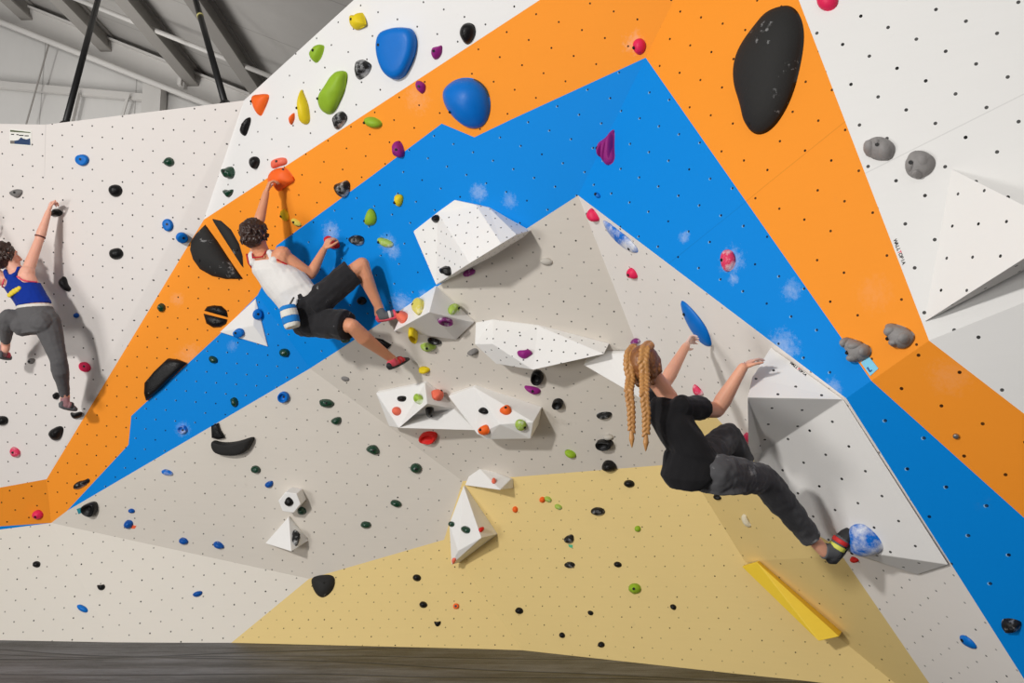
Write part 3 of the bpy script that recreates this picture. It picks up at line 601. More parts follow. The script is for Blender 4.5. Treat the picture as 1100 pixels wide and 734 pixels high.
H(ell(425.5, 541, 11.5, 7.5, 15), 'darkgreen', 'dark green hold on grey, second lowest of the row towards the crease', hf=.6, bump=.08, group=g_g)
H(ell(393, 564, 11, 7.5, 5), 'darkgreen', 'dark green hold on grey, lowest one above the yellow kicker', hf=.6, bump=.08, group=g_g)
H(ell(275, 504.5, 10.5, 8, 20), 'darkgreen', 'dark green hold on grey below the black crescent', hf=.6, bump=.08, group=g_g)
H([(283.5, 521), (288, 517), (294, 516.5), (293, 522), (288, 525)], 'darkblue', 'dark blue hold on grey above the hexagon block', hf=.6, bump=.04, group=g_g)
H([(228, 457), (235, 454.3), (237, 461), (242.5, 470), (236, 471.5), (228.5, 470)], 'black', 'black upright block hold touching the black crescent', hf=.4, prof='flat', bump=.01, sharp=True, group=g_g)
H([(227.6, 472), (240, 475.5), (256, 474.5), (274, 468), (273, 474), (267, 484), (256, 488.5), (240, 488), (230, 484)], 'blackmatte', 'large black crescent bowl hold on the grey sloping wall', hf=.5, prof='flat', bump=.015, group=g_g)
H([(173, 505.5), (178, 504), (184, 506), (187, 510), (182, 511.5), (175, 509.5)], 'bluechalk', 'flat blue hold on grey close to the lower blue band', hf=.5, group=g_g)
H([(89, 544), (95, 540), (104, 538), (106, 546), (102, 555), (92, 551)], 'black', 'black cup hold on the grey wall, teal tag beside it', hf=.6, prof='jug', bump=.03, group=g_g)
H(ell(141.5, 549, 7, 5, 10), 'darkblue', 'tiny dark blue hold above a blue one with an orange tape', hf=.6, group=g_g, bolt=False)
H([(133.5, 562), (138, 558), (143, 560), (143, 565.5), (138, 568.5), (134, 566)], 'darkblue', 'dark blue hold on grey with a scrap of orange tape', hf=.65, bump=.06, group=g_g)
H([(192, 580), (196, 577), (201, 579), (203, 583), (199, 585.5), (193.5, 584)], 'darkblue', 'dark blue hold on grey, first of the low pair before the pyramid', hf=.6, bump=.04, group=g_g)
H([(229, 583), (234, 581), (239, 584), (242, 589), (237, 590), (230.5, 588)], 'darkblue', 'dark blue hold on grey, second of the low pair before the pyramid', hf=.6, bump=.04, group=g_g)
H([(306, 537), (310, 533.5), (314.5, 537), (315.5, 541), (311, 544.5), (306.5, 542)], 'black', 'black spidery hold on the white hexagon block', hf=.5, bump=.14, group=g_g, boltpx=(311, 538.5))
H(ell(324.5, 549, 9, 8.5, 30), 'darkgreen', 'dark green hold tucked under the hexagon block', hf=.6, bump=.1, group=g_g)
H([(314, 571), (317, 569), (320.5, 574), (322, 583), (317, 588), (313.5, 581)], 'blackchalk', 'black ribbed hold on the shaded face of the white pyramid', hf=.5, bump=.08, group=g_g)
H(ell(371, 407, 9, 5, 15), 'grey', "small flat grey chip on grey below the man's hanging leg", hf=.3, bump=.05, group=g_g, bolt=False)
# --- kicker
H([(35.5, 605), (39, 602.5), (43.5, 604), (43.5, 608.5), (40, 610.5), (36, 609)], 'black', 'small black hold on the kicker nearest the left picture edge', hf=.6, bump=.08, group=g_k)
H([(104, 628.5), (108, 629), (112, 627.5), (113.5, 631), (111, 634.5), (106, 634)], 'black', 'small black hold on the kicker next to the blue pair', hf=.6, bump=.08, group=g_k)
H([(82, 651), (86, 649), (92, 652), (95, 655.5), (93.5, 659), (86, 656.5)], 'blue', 'bright blue hold on the kicker just above the mats', hf=.5, bump=.03, group=g_k)
H([(207, 638), (212, 635), (217.5, 635), (217.5, 639), (212, 642), (207.5, 641)], 'darkblue', 'dark blue hold on the kicker before the yellow panel', hf=.55, bump=.04, group=g_k)
# --- overhang and its volumes
H([(464, 233.5), (468, 230.5), (474.5, 231.5), (475, 236), (471, 239.5), (465.5, 238.5)], 'black', 'black knob on the top face of the big faceted volume', hf=.7, bump=.16, group=g_m)
H([(476, 287.5), (480, 286), (484, 286), (485.5, 295.5), (482, 296), (476.5, 291.5)], 'black', 'black knob on the lower tip of the big faceted volume', hf=.7, bump=.16, group=g_m)
H(ell(504, 293, 14, 7, -18), 'purplechalk', 'purple hold in the shade under the big faceted volume', hf=.5, bump=.05, group=g_m)
H([(446, 337), (444.5, 331), (447.5, 324), (453.5, 321), (456, 325), (454.5, 334), (450.5, 339.5)], 'yellowpale', 'flat yellow oval hold on the white wedge by the shoe', hf=.3, bump=.01, prof='flat', group=g_m, boltpx=(447, 330.5))
H([(428, 343), (432, 337), (437.5, 335.5), (438.5, 341), (435, 347), (430, 348)], 'coral', "salmon round hold under the toe of the man's raised foot", hf=.6, bump=.03, group=g_m)
H([(480.5, 331), (485, 327), (491, 329), (493.5, 334), (488, 338.5), (482, 338)], 'limechalk', 'lime hold on the upper slope of the white wedge', hf=.55, bump=.06, group=g_m, boltpx=(489, 334.5))
H(ell(478, 344.5, 16.5, 7, 5), 'purplechalk', 'oval purple ring hold with a chalked pocket', hf=.35, prof='ring', bump=.03, group=g_m, bolt=False)
H([(438, 353), (442, 351), (447, 354), (450, 361), (447, 363), (441, 359.5)], 'yellow', 'yellow jug hold on the underside of the white wedge', hf=.8, prof='ring', bump=.04, group=g_m, bolt=False)
H([(451, 370), (456, 368), (466, 369), (470, 373), (464, 377.5), (455, 376.5)], 'limechalk', 'lime hold hanging on grey just under the white wedge', hf=.55, bump=.04, group=g_m)
H([(459, 362.5), (466, 363), (475, 366.5), (474, 370), (468, 370.5), (460, 367)], 'blackchalk', 'grey white scuffed hold in the shade under the white wedge', hf=.6, bump=.05, group=g_m)
H([(449.5, 395), (455, 393.5), (461.5, 395), (462.5, 399), (456, 401), (451, 399.5)], 'yellow', "small yellow hold beside the man's lower shoe", hf=.7, bump=.08, group=g_m)
H([(401.5, 362.5), (411, 364.5), (420.5, 370.5), (414, 377), (406, 371.5)], 'black', "flat black plate hold behind the man's lower shin", hf=.3, bump=.02, prof='flat', sharp=True, group=g_m)
H([(501, 379.5), (507, 374.5), (512, 374), (515, 377.5), (511, 381), (504, 381)], 'grey', 'grey cone hold at the tip of the long faceted volume', hf=.9, prof='cone', bump=.03, group=g_m)
H([(555, 377), (563, 377.5), (569, 376), (573, 380.5), (567, 384), (563, 386.5), (557, 383)], 'purple', 'purple claw hold on the long faceted volume', hf=.6, bump=.08, group=g_m)
H(ell(577.5, 404.5, 13, 15, -10), 'black', 'black round pocket hold under the long faceted volume', hf=.5, prof='ring', bump=.03, group=g_m, bolt=False)
H([(562, 414), (570, 414.5), (580, 417), (581.5, 422), (575, 424), (567, 420)], 'purple', 'purple flat hold below the black pocket hold', hf=.5, bump=.03, group=g_m)
H([(593.5, 431.5), (598, 427.5), (604, 428.5), (606, 433.5), (602, 438), (595, 437)], 'black', 'black hold with a hollow, right of the tilted volume', hf=.6, prof='jug', bump=.06, group=g_m)
H([(640.5, 444.5), (647, 442.5), (657, 442.5), (657.5, 446.5), (652, 449.5), (641.5, 449)], 'blackchalk', "white topped black hold, highest of the stack beside the braids", hf=.6, bump=.05, group=g_m)
H([(640.5, 473.5), (647, 471.5), (659, 473), (659, 479), (651, 482), (642.5, 480)], 'black', "black jug hold in the middle of the stack beside the braids", hf=.7, prof='jug', bump=.06, group=g_m)
H(ell(653.5, 469.5, 11, 6, 5), 'palegrey', "pale chalked hold sitting on the black jug beside the braids", hf=.6, bump=.05, group=g_m)
H([(646.5, 499), (651, 494), (658, 495), (663.5, 501), (659, 506.5), (648, 504)], 'black', "black bulky hold, lowest of the stack beside the braids", hf=.7, bump=.08, group=g_m)
H(ell(613, 487.5, 13, 7.5, 28), 'lime', 'lime hold on the grey overhang near the yellow border', hf=.6, bump=.05, group=g_m)
H(ell(587, 281, 14, 7.5, 8), 'palegrey', 'pale grey oval hold on the grey overhang near the prow', hf=.4, bump=.03, group=g_m)
H([(427, 428), (430.5, 425), (437, 426), (436, 431), (431.5, 432), (427.5, 431)], 'black', 'small black hold on the stepped volume', hf=.6, bump=.06, group=g_m)
H(ell(426.6, 442, 9, 9.5), 'coral', 'round coral hold on the stepped volume', hf=.6, bump=.02, group=g_m)
H(ell(451, 429.5, 7, 10.5, 8), 'limechalk', 'lime ring hold on the stepped volume', hf=.4, prof='ring', bump=.01, group=g_m, boltpx=(451.5, 430))
H([(463, 420), (467, 421.5), (473.5, 424), (475.5, 430), (470, 431), (464.5, 429)], 'coral', 'coral claw hold between the stepped and the tilted volume', hf=.6, bump=.06, group=g_m)
H([(457, 438), (461, 437), (466, 437.5), (466, 442.5), (460, 444.5), (457, 442)], 'black', 'dark hold in the shaded notch of the stepped volume', hf=.6, bump=.06, group=g_m)
H([(451, 469), (456, 464), (463, 463), (470.5, 465), (469, 472), (462, 475.5), (453, 474)], 'red', 'red ring hold in the shade under the stepped volume', hf=.45, prof='ring', bump=.08, group=g_m, bolt=False)
H([(515, 440), (519, 437), (524, 440), (525, 444.5), (520, 445.5), (516, 443)], 'black', 'small black hold on the tilted volume', hf=.6, bump=.05, group=g_m)
H([(536, 441), (541, 437), (547, 435), (550.5, 442), (546, 446.5), (539, 445)], 'orange', 'orange three cornered hold on the tilted volume, upper of two orange', hf=.5, bump=.04, group=g_m)
H([(515.5, 461), (519, 457), (524, 456), (526.5, 463), (523, 468), (517, 467)], 'orange', 'orange round hold on the tilted volume, lower of two orange', hf=.6, bump=.03, group=g_m)
H(ell(559.5, 456.3, 13, 11, 25), 'limechalk', 'lime oval hold on the tilted volume', hf=.45, bump=.02, group=g_m, boltpx=(564, 457))
# --- yellow walls
H([(334, 625), (336.5, 620), (345, 618), (354, 617.3), (359.5, 620), (360, 627), (357.5, 635), (351, 641.5), (346, 643), (339, 638.5)], 'blackmatte', 'large black rounded hold at the corner of the yellow kicker', hf=.35, bump=.015, group=g_y)
H(ell(447.8, 621, 9, 7.5, 15), 'black', 'black hold on the yellow kicker, highest of three stacked', hf=.6, bump=.06, group=g_y)
H(ell(454.8, 650, 8.5, 7, 10), 'black', 'black hold on the yellow kicker, middle of three stacked', hf=.6, bump=.06, group=g_y)
H([(466, 667.5), (470, 668.5), (474, 667), (473, 671.5), (469.5, 674), (467, 671)], 'black', 'black three cornered hold on the yellow kicker, lowest of three stacked', hf=.6, bump=.04, group=g_y)
H([(487, 648.5), (493, 648.5), (493, 654.5), (487, 654.5)], 'orange', 'small square orange hold on the yellow kicker', hf=.4, bump=.02, prof='flat', group=g_y, boltpx=(490, 651.5))
H(ell(485.2, 563.4, 6.5, 6), 'darkgreen', 'small dark green hold on the white blade, on its slim face', hf=.6, bump=.06, group=g_y)
H(ell(501, 569.5, 9, 7.5, 35), 'darkgreen', 'dark green hold in the middle of the white blade', hf=.6, bump=.06, group=g_y)
H(ell(516.5, 569.5, 5, 5), 'red', 'tiny red hold at the right corner of the white blade', hf=.6, group=g_y, bolt=False)
H([(485, 600), (490, 599), (489.5, 604), (486.5, 606.5)], 'coral', 'coral chip hold at the foot of the white blade', hf=.6, group=g_y, bolt=False)
H(ell(530.5, 517.5, 5, 5), 'coral', 'tiny coral chip on the small white wedge', hf=.6, group=g_y, bolt=False)
H(ell(553.7, 547.5, 5.5, 7, -10), 'orange', 'small orange hold on yellow, apart below the orange and lime pair', hf=.6, bump=.04, group=g_y)
H(ell(582.8, 537, 6, 6.5), 'orange', 'small orange hold on yellow touching a lime one', hf=.6, bump=.04, group=g_y)
H(ell(589, 536.5, 8.5, 5.5, 35), 'limechalk', 'pale lime hold on yellow touching an orange one', hf=.6, bump=.04, group=g_y)
H(ell(600, 544.7, 8.5, 5.5, 30), 'limechalk', 'pale lime hold on yellow, alone below the pair', hf=.6, bump=.04, group=g_y)
H(ell(676, 519.7, 11.5, 8, 8), 'black', 'dark hold on yellow just under the grey border by the girl', hf=.6, bump=.06, group=g_y)
H(ell(642.5, 549.5, 15, 9, 5), 'blackchalk', 'chalked black hold on yellow, biggest of the dark ones there', hf=.6, bump=.04, group=g_y)
H([(605.5, 578.5), (610, 575), (616, 574), (617, 581), (613, 584.5), (607, 583)], 'blackchalk', 'chalked black hold on yellow, upper of two above each other', hf=.6, bump=.05, group=g_y)
H([(606, 606), (611, 603), (617.5, 605), (618, 609), (612, 611), (607, 609)], 'blackchalk', 'chalked black hold on yellow, lower of two above each other', hf=.6, bump=.05, group=g_y)
H(ell(663.7, 606.6, 8.5, 6, 15), 'black', 'small black hold on yellow between the two lime ones', hf=.6, bump=.05, group=g_y)
H(ell(685.2, 568.3, 6.5, 6.5), 'lime', 'small lime hold on yellow beneath the girl', hf=.6, bump=.06, group=g_y)
H(ell(682.3, 632.6, 12.5, 11.5), 'lime', 'round lime knob on yellow, biggest and lowest lime one', hf=.65, bump=.12, group=g_y)
H(ell(558, 656.3, 8.5, 7, 20), 'black', 'black hold on yellow near the crease by the mats', hf=.6, bump=.05, group=g_y)
H([(631, 656.5), (635, 656), (638, 658.5), (636.5, 661.5), (632.5, 660.5)], 'black', 'small black hold on yellow under the chalked pair', hf=.6, bump=.05, group=g_y)
H([(719.5, 650), (724, 649), (727, 652), (725.5, 656), (721, 654.5)], 'black', 'black hold on yellow nearest the yellow beam', hf=.6, bump=.05, group=g_y)
H(ell(604, 682.5, 6.5, 5.5, 40), 'black', 'small black hold on yellow just above the mats, first of two', hf=.6, bump=.05, group=g_y)
H(ell(646, 692.7, 7.5, 6, 15), 'black', 'small black hold on yellow just above the mats, second of two', hf=.6, bump=.05, group=g_y)
H([(767, 531), (771, 530.5), (776, 535.5), (773, 537.5), (768.5, 535)], 'black', "dark hold on yellow right under the girl's thigh", hf=.6, bump=.05, group=g_y)
H([(797, 553), (800.5, 552), (805, 560), (807.5, 566.5), (804, 566), (799.5, 560)], 'ivory', "ivory tapered hold on yellow below the girl's leg", hf=.5, bump=.03, group=g_y)
H(ell(683.5, 366.5, 9, 6, 10), 'purplechalk', "purple hold peeking out over the braided head", hf=.6, bump=.05, group=g_m, bolt=False)
# --- small fittings and tags
def plate(corners, mat, name, label, cat, th=.003, fac=None, at=None, parent=None):
    cx = sum(p[0] for p in corners) / len(corners); cy = sum(p[1] for p in corners) / len(corners)
    loc, nor = hit(*(at or (cx, cy))); R = frame_to(nor); Ri = R.transposed(); org = on_plane(cx, cy, loc, nor)
    bm = bmesh.new(); q = [Ri @ (on_plane(x, y, loc, nor) - org) for x, y in corners]
    a = [bm.verts.new((v.x, v.y, .0008)) for v in q]; b = [bm.verts.new((v.x, v.y, th)) for v in q]
    bm.faces.new(b); bm.faces.new(a[::-1]); n = len(q)
    for i in range(n): bm.faces.new((a[i], a[(i + 1) % n], b[(i + 1) % n], b[i]))
    o = bm_obj(name, bm, mat); o.location = org; o.rotation_euler = R.to_euler()
    if label: tag(o, label, cat)
    return o, R, org, loc, nor
paper = plain('white_card', (236, 234, 226), var=.03, bump=0); teal = plain('teal_tape', (24, 134, 150), var=.05, bump=0); sky = plain('pale_blue_card', (120, 205, 238), var=.04, bump=0, rough=.4)
ink = plain('black_ink', (26, 25, 25), var=.02, bump=0); redink = plain('red_ink', (226, 44, 72), var=.02, bump=0); olive = plain('olive_ink', (70, 84, 40), var=.02, bump=0)
orangetape = plain('orange_tape', (240, 98, 52), var=.04, bump=0); greentape = plain('green_tape', (70, 176, 128), var=.04, bump=0)
def sub_plate(parent, corners, mat, name, z, loc, nor, label=None):
    cx = sum(p[0] for p in corners) / len(corners); cy = sum(p[1] for p in corners) / len(corners)
    Mi = (Matrix.Translation(parent.location) @ parent.rotation_euler.to_matrix().to_4x4()).inverted()
    bm = bmesh.new(); q = [Mi @ on_plane(x, y, loc, nor) for x, y in corners]
    a = [bm.verts.new((v.x, v.y, z - .003)) for v in q]; b = [bm.verts.new((v.x, v.y, z)) for v in q]
    bm.faces.new(b); bm.faces.new(a[::-1]); n = len(q)
    for i in range(n): bm.faces.new((a[i], a[(i + 1) % n], b[(i + 1) % n], b[i]))
    o = bm_obj(name, bm, mat, parent)
    if label: o['label'] = label
    return o
# poster
po, R_, og_, lc_, nr_ = plate([(10.5, 138.5), (34, 140.5), (34, 157.3), (10.5, 155.7)], paper, 'poster', 'small white poster with a dark photo strip high on the white panel', 'poster')
sub_plate(po, [(11.4, 139.7), (33, 142.1), (33, 143), (11.4, 141.6)], olive, 'header_bar', .005, lc_, nr_, 'dark olive header bar')
for (x0, x1, y) in ((12.3, 15.4, 144.4), (18, 20.3, 144.8), (20.8, 25.6, 145.5), (26.8, 31.2, 146)):
    sub_plate(po, [(x0, y - .6), (x1, y - .45), (x1, y + .6), (x0, y + .45)], ink, 'text_line', .005, lc_, nr_)
sub_plate(po, [(11.3, 151.1), (16, 151.2), (16, 154.6), (11.3, 154.4)], plain('poster_grey', (120, 112, 106), bump=0), 'photo_panel', .005, lc_, nr_)
ph = sub_plate(po, [(16, 151.2), (20, 150.6), (23, 147.6), (25, 149), (29, 150), (32.6, 148.6), (33, 156), (16, 154.6)], plain('poster_photo', (24, 62, 108), var=.45, scale=60, bump=0), 'photo_panel', .005, lc_, nr_)
# tag under the knuckled stone hold
tg, R_, og_, lc_, nr_ = plate([(934, 383.5), (943.8, 396), (935, 404), (925, 389.5)], sky, 'route_tag', 'pale blue route card below the knuckled grey stone hold', 'tag')
for c in ([(931.3, 395.3), (932.6, 394.2), (935.8, 398.9), (934.5, 400)], [(934.5, 398.9), (935.2, 400), (937.4, 398.2), (936.7, 397.1)]): sub_plate(tg, c, plain('tag_ink', (30, 84, 150), bump=0), 'letter', .005, lc_, nr_)
plate([(82.5, 547), (88, 545), (90, 549.5), (84.5, 552.5)], teal, 'route_tag', 'small teal tape tag beside the black cup hold', 'tag', at=(84, 553))
plate([(141.5, 564), (146.5, 565), (145, 568), (141, 568)], orangetape, 'tape_scrap', 'scrap of orange tape beside the dark blue hold on grey', 'tape', at=(149, 569))
plate([(610.5, 585), (615.5, 585.5), (615, 589), (611.5, 588)], greentape, 'tape_scrap', 'scrap of green tape under the upper chalked black hold on yellow', 'tape', at=(613, 592))
bo = hold(ell(1027, 468.3, 7, 5, 10), 'grey', 'bare steel bolt head in the lower orange wall', hf=.6, prof='flat', bump=0, name='steel_bolt', cat='bolt', bolt=False)
bo.data.materials[0] = STEEL
# maker's lettering along the panel edges: black letters, one of them red
def lettering(p0, p1, label):
    loc, nor = hit((p0[0] + p1[0]) / 2, (p0[1] + p1[1]) / 2)
    a, b = on_plane(*p0, loc, nor), on_plane(*p1, loc, nor)
    x = (b - a).normalized(); y = nor.cross(x)
    root = None; txt = 'WALLTOPIA'; L = (b - a).length; step = L / len(txt)
    root = empty('panel_lettering', a + nor * .001, Matrix((x, y, nor)).transposed().to_euler()); tag(root, label, 'lettering')
    for i, ch in enumerate(txt):
        cu = bpy.data.curves.new('letter', 'FONT'); cu.body = ch; cu.size = step * 1.55; cu.align_x = 'CENTER'; cu.extrude = .0006; cu.offset = .0006
        tmp = bpy.data.objects.new('letter_curve', cu); me = bpy.data.meshes.new_from_object(tmp); bpy.data.objects.remove(tmp); bpy.data.curves.remove(cu)
        me.materials.clear(); o = link_mesh('letter', me, redink if ch == 'T' else ink); o.parent = root; o.location = (step * (i + .5), -step * .5, 0)
        if ch == 'T': o['label'] = 'red letter'
lettering((961.5, 258), (971.2, 284), 'small black and red maker lettering along the orange edge')
lettering((849.5, 390), (866, 403.5), 'small black and red maker lettering on the huge white volume')
# ------------------------------------------------------------------ the hall behind the wall
def hall_mat(name, rgb, seam=None):
    m, nt, b = new_mat(name); pos = N(nt, 'ShaderNodeNewGeometry').outputs['Position']; c = lin(rgb)
    mp = N(nt, 'ShaderNodeMapping'); mp.inputs['Scale'].default_value = (1, 1, .35); nt.links.new(pos, mp.inputs[0])
    col = mixc(nt, mth(nt, 'MULTIPLY', noise_tex(nt, mp.outputs[0], 1.6, 6, .65), .4), c, tuple(v * .55 for v in c[:3]) + (1,))
    if seam:
        sp = N(nt, 'ShaderNodeSeparateXYZ'); nt.links.new(pos, sp.inputs[0])
        fr = mth(nt, 'FRACT', mth(nt, 'MULTIPLY', sp.outputs[seam[0]], 1 / seam[1]))
        col = mixc(nt, mth(nt, 'MULTIPLY', mth(nt, 'LESS_THAN', fr, seam[2]), .5), col, lin((110, 106, 102)))
    nt.links.new(col, b.inputs['Base Color']); b.inputs['Roughness'].default_value = .6
    return m
hw = hall_mat('hall_end_wall_liner', (214, 212, 209), (0, 1.35, .012)); hr = hall_mat('hall_roof_liner', (176, 173, 169), (1, 1.6, .012)); hs = hall_mat('hall_steel_paint', (206, 203, 199)); hd = hall_mat('hall_purlin_paint', (150, 146, 141))
blackm = plain('black_pole_paint', (20, 20, 21), rough=.4, var=.05, bump=0); tapem = plain('yellow_tape', (214, 204, 130), var=.04, bump=0)
YB = 12.0
bm = bmesh.new(); box_bm(bm, Vector((-3, YB + .15, 5)), 22, .1, 12); structure(bm_obj('wall_back', bm, hw), 'white lined end wall of the hall', 'wall')
a, b_ = atY(0, 3, YB), atY(259, 106, YB); sl = (b_.z - a.z) / (b_.x - a.x)
def roof(x, y, dz=0): return Vector((x, y, a.z + sl * (x - a.x) + dz))
bm = bmesh.new()
q = [roof(-14, YB + .3, .14), roof(1.5, YB + .3, .14), roof(1.5, 4.4, .14), roof(-14, 4.4, .14)]
lo = [bm.verts.new(v) for v in q]; hi = [bm.verts.new(v + Vector((0, 0, .12))) for v in q]
bm.faces.new(lo); bm.faces.new(hi[::-1])
for i in range(4): bm.faces.new((lo[i], lo[(i + 1) % 4], hi[(i + 1) % 4], hi[i]))
structure(bm_obj('ceiling', bm, hr), 'grey lined sloping hall roof', 'ceiling')
def roof_member(name, p0, p1, w, h, mat, label, flange=True):
    bm = bmesh.new(); bar_bm(bm, p0, p1, w * .35 if flange else w, h, Vector((0, 0, 1)))
    if flange:
        up = Vector((0, 0, h / 2)); bar_bm(bm, p0 - up, p1 - up, w, .03); bar_bm(bm, p0 + up, p1 + up, w, .03)
    return structure(bm_obj(name, bm, mat), label, 'roof steel')
roof_member('beam_rafter', roof(-14, YB - .12, -.12), roof(1.2, YB - .12, -.12), .2, .34, hs, 'white sloping rafter along the end wall')
for i, (px, py) in enumerate(((36, 17), (120, 52), (212, 88), (296, 120))):
    p = atY(px, py, YB)
    roof_member('beam_purlin' + ('' if i == 0 else '.%03d' % i), roof(p.x, YB + .1, -.02), roof(p.x, 4.6, -.02), .16, .22, hd, 'grey steel purlin under the sloping roof')
bm = bmesh.new(); tube_bm(bm, [roof(-14, YB - .3, -.36), roof(1.0, YB - .3, -.36)], .045, 10)
o = bm_obj('conduit_pipe', bm, hs, smooth=True); structure(o, 'white pipe under the sloping rafter', 'pipe')
bm = bmesh.new(); tube_bm(bm, [atY(70, -6, 10.3), atY(300, 86, 10.3)], .03, 8)
structure(bm_obj('sprinkler_pipe', bm, hs, smooth=True), 'thin white pipe crossing below the purlins', 'pipe')
c0 = atY(168, 96, YB)
bm = bmesh.new(); box_bm(bm, Vector((c0.x, YB - .05, c0.z - 2.5)), .26, .22, 5.1); structure(bm_obj('column_end', bm, hs), 'white steel column of the end wall', 'column')
bm = bmesh.new(); g0, g1 = atY(-60, 86, YB), atY(166, 106, YB); bar_bm(bm, g0, g1, .06, .1); structure(bm_obj('beam_girt', bm, hs), 'thin white rail across the end wall', 'beam')
bm = bmesh.new(); bar_bm(bm, atY(138, 102, YB - .1), atY(128, 135, YB - .1), .02, .04); bar_bm(bm, atY(84, 100, YB - .1), atY(76, 135, YB - .1), .08, .04); structure(bm_obj('trim_1', bm, hs), 'joint strips of the end wall liner', 'trim')
bm = bmesh.new(); tube_bm(bm, [atY(54, 42, YB - .2), atY(28, 134, YB - .2)], .012, 6); structure(bm_obj('trim_2', bm, hd), 'thin rod hanging in front of the end wall', 'rod')
bm = bmesh.new(); bar_bm(bm, atY(197, 62, YB - .35), atY(193, 92, YB - .35), .07, .05); structure(bm_obj('beam_hanger', bm, hs), 'short white hanger under the rafter', 'beam')
def pole(px0, py0, Y0, px1, py1, Y1, label, tape=None):
    p0, p1 = atY(px0, py0, Y0), atY(px1, py1, Y1); d = (p1 - p0)
    r = empty('support_pole', p1, None); tag(r, label, 'pole', 'black poles behind the wall top')
    bm = bmesh.new(); tube_bm(bm, [Vector(), p0 - p1], .028, 12); bm_obj('shaft', bm, blackm, r, smooth=True)
    bm = bmesh.new(); tube_bm(bm, [Vector(), (p0 - p1).normalized() * -.12], .045, 12); bm_obj('foot_bracket', bm, blackm, r, smooth=True)
    if tape is not None:
        u = (p0 - p1); bm = bmesh.new(); tube_bm(bm, [u * tape, u * (tape + .012)], .031, 12); bm_obj('tape_band', bm, tapem, r, smooth=True)
pole(112, -26, 8.6, 70, 134, 7.3, 'thin black pole leaning behind the white panel, nearer the poster')
pole(204, -22, 8.2, 242, 112, 6.9, 'thick black pole with a yellow tape band rising by the white stripe', tape=.66)
# ------------------------------------------------------------------ people: solid shapes fused into one continuous surface
class Solid:
    def __init__(s): s.bm = bmesh.new()
    def loft(s, secs, seg=20):               # secs: (centre, half axis a, half axis b)
        rings = []
        for c, a, b in secs:
            rings.append([s.bm.verts.new(c + a * math.cos(t) + b * math.sin(t)) for t in [i * 2 * PI / seg for i in range(seg)]])
        f = []
        for r, q in zip(rings, rings[1:]):
            for i in range(seg): f.append(s.bm.faces.new((r[i], r[(i + 1) % seg], q[(i + 1) % seg], q[i])))
        f.append(s.bm.faces.new(rings[0][::-1])); f.append(s.bm.faces.new(rings[-1]))
        bmesh.ops.recalc_face_normals(s.bm, faces=f)
    def ball(s, c, r, R=None, k=2):           # r: number or (rx, ry, rz) in the frame R
        q = bmesh.ops.create_icosphere(s.bm, subdivisions=k, radius=1)
        d = (r, r, r) if not isinstance(r, tuple) else r
        M = Matrix.Translation(c) @ ((R.to_4x4() if R is not None else Matrix())) @ Matrix.Diagonal((*d, 1))
        bmesh.ops.transform(s.bm, matrix=M, verts=q['verts'])
    def limb(s, pts, rad, seg=14, round_ends=True, flat=1.0, fl_dir=None):
        secs = []
        for i, p in enumerate(pts):
            d = (pts[min(i + 1, len(pts) - 1)] - pts[max(i - 1, 0)]).normalized()
            M = frame_to(d, fl_dir if fl_dir is not None else (Vector((.31, .2, .93)) if abs(d.z) < .9 else Vector((1, .1, 0))))
            secs.append((p, M.col[0] * rad[i], M.col[1] * rad[i] * flat))
        s.loft(secs, seg)
        if round_ends: s.ball(pts[0], rad[0] * .99); s.ball(pts[-1], rad[-1] * .99)
    def finish(s, name, mat, parent=None, voxel=.005, smooth=3, origin=None, wrinkle=0, wscale=.06, factor=.5):
        org = origin if origin is not None else Vector()
        bmesh.ops.translate(s.bm, verts=s.bm.verts, vec=-org)
        me = bpy.data.meshes.new(name); s.bm.to_mesh(me); s.bm.free()
        o = link_mesh(name, me, mat)
        if parent is None: o.location = org
        else: o.parent = parent
        m = o.modifiers.new('fuse', 'REMESH'); m.mode = 'VOXEL'; m.voxel_size = voxel; m.use_smooth_shade = True
        m = o.modifiers.new('soften', 'SMOOTH'); m.iterations = smooth; m.factor = factor
        if wrinkle:
            tx = bpy.data.textures.new(name + '_folds', 'CLOUDS'); tx.noise_scale = wscale; tx.noise_depth = 1
            m = o.modifiers.new('folds', 'DISPLACE'); m.texture = tx; m.strength = wrinkle; m.mid_level = .5; m.texture_coords = 'LOCAL'
        return o
def along(a, b, ts): return [a.lerp(b, t) for t in ts]
def arm_shape(S, sh, el, wr, k=1.0):
    S.limb(along(sh, el, (0, .35, .7, 1)), [.049 * k, .046 * k, .040 * k, .036 * k])
    S.limb(along(el, wr, (0, .25, .6, 1)), [.036 * k, .040 * k, .032 * k, .024 * k])
def leg_shape(S, hip, kn, an, k=1.0, back=None):
    S.limb(along(hip, kn, (0, .3, .65, 1)), [.084 * k, .079 * k, .064 * k, .052 * k])
    off = (back * .018 * k) if back is not None else Vector()
    p = along(kn, an, (0, .3, .65, 1)); p[1] = p[1] + off; p[2] = p[2] + off * .5
    S.limb(p, [.052 * k, .056 * k, .042 * k, .033 * k])
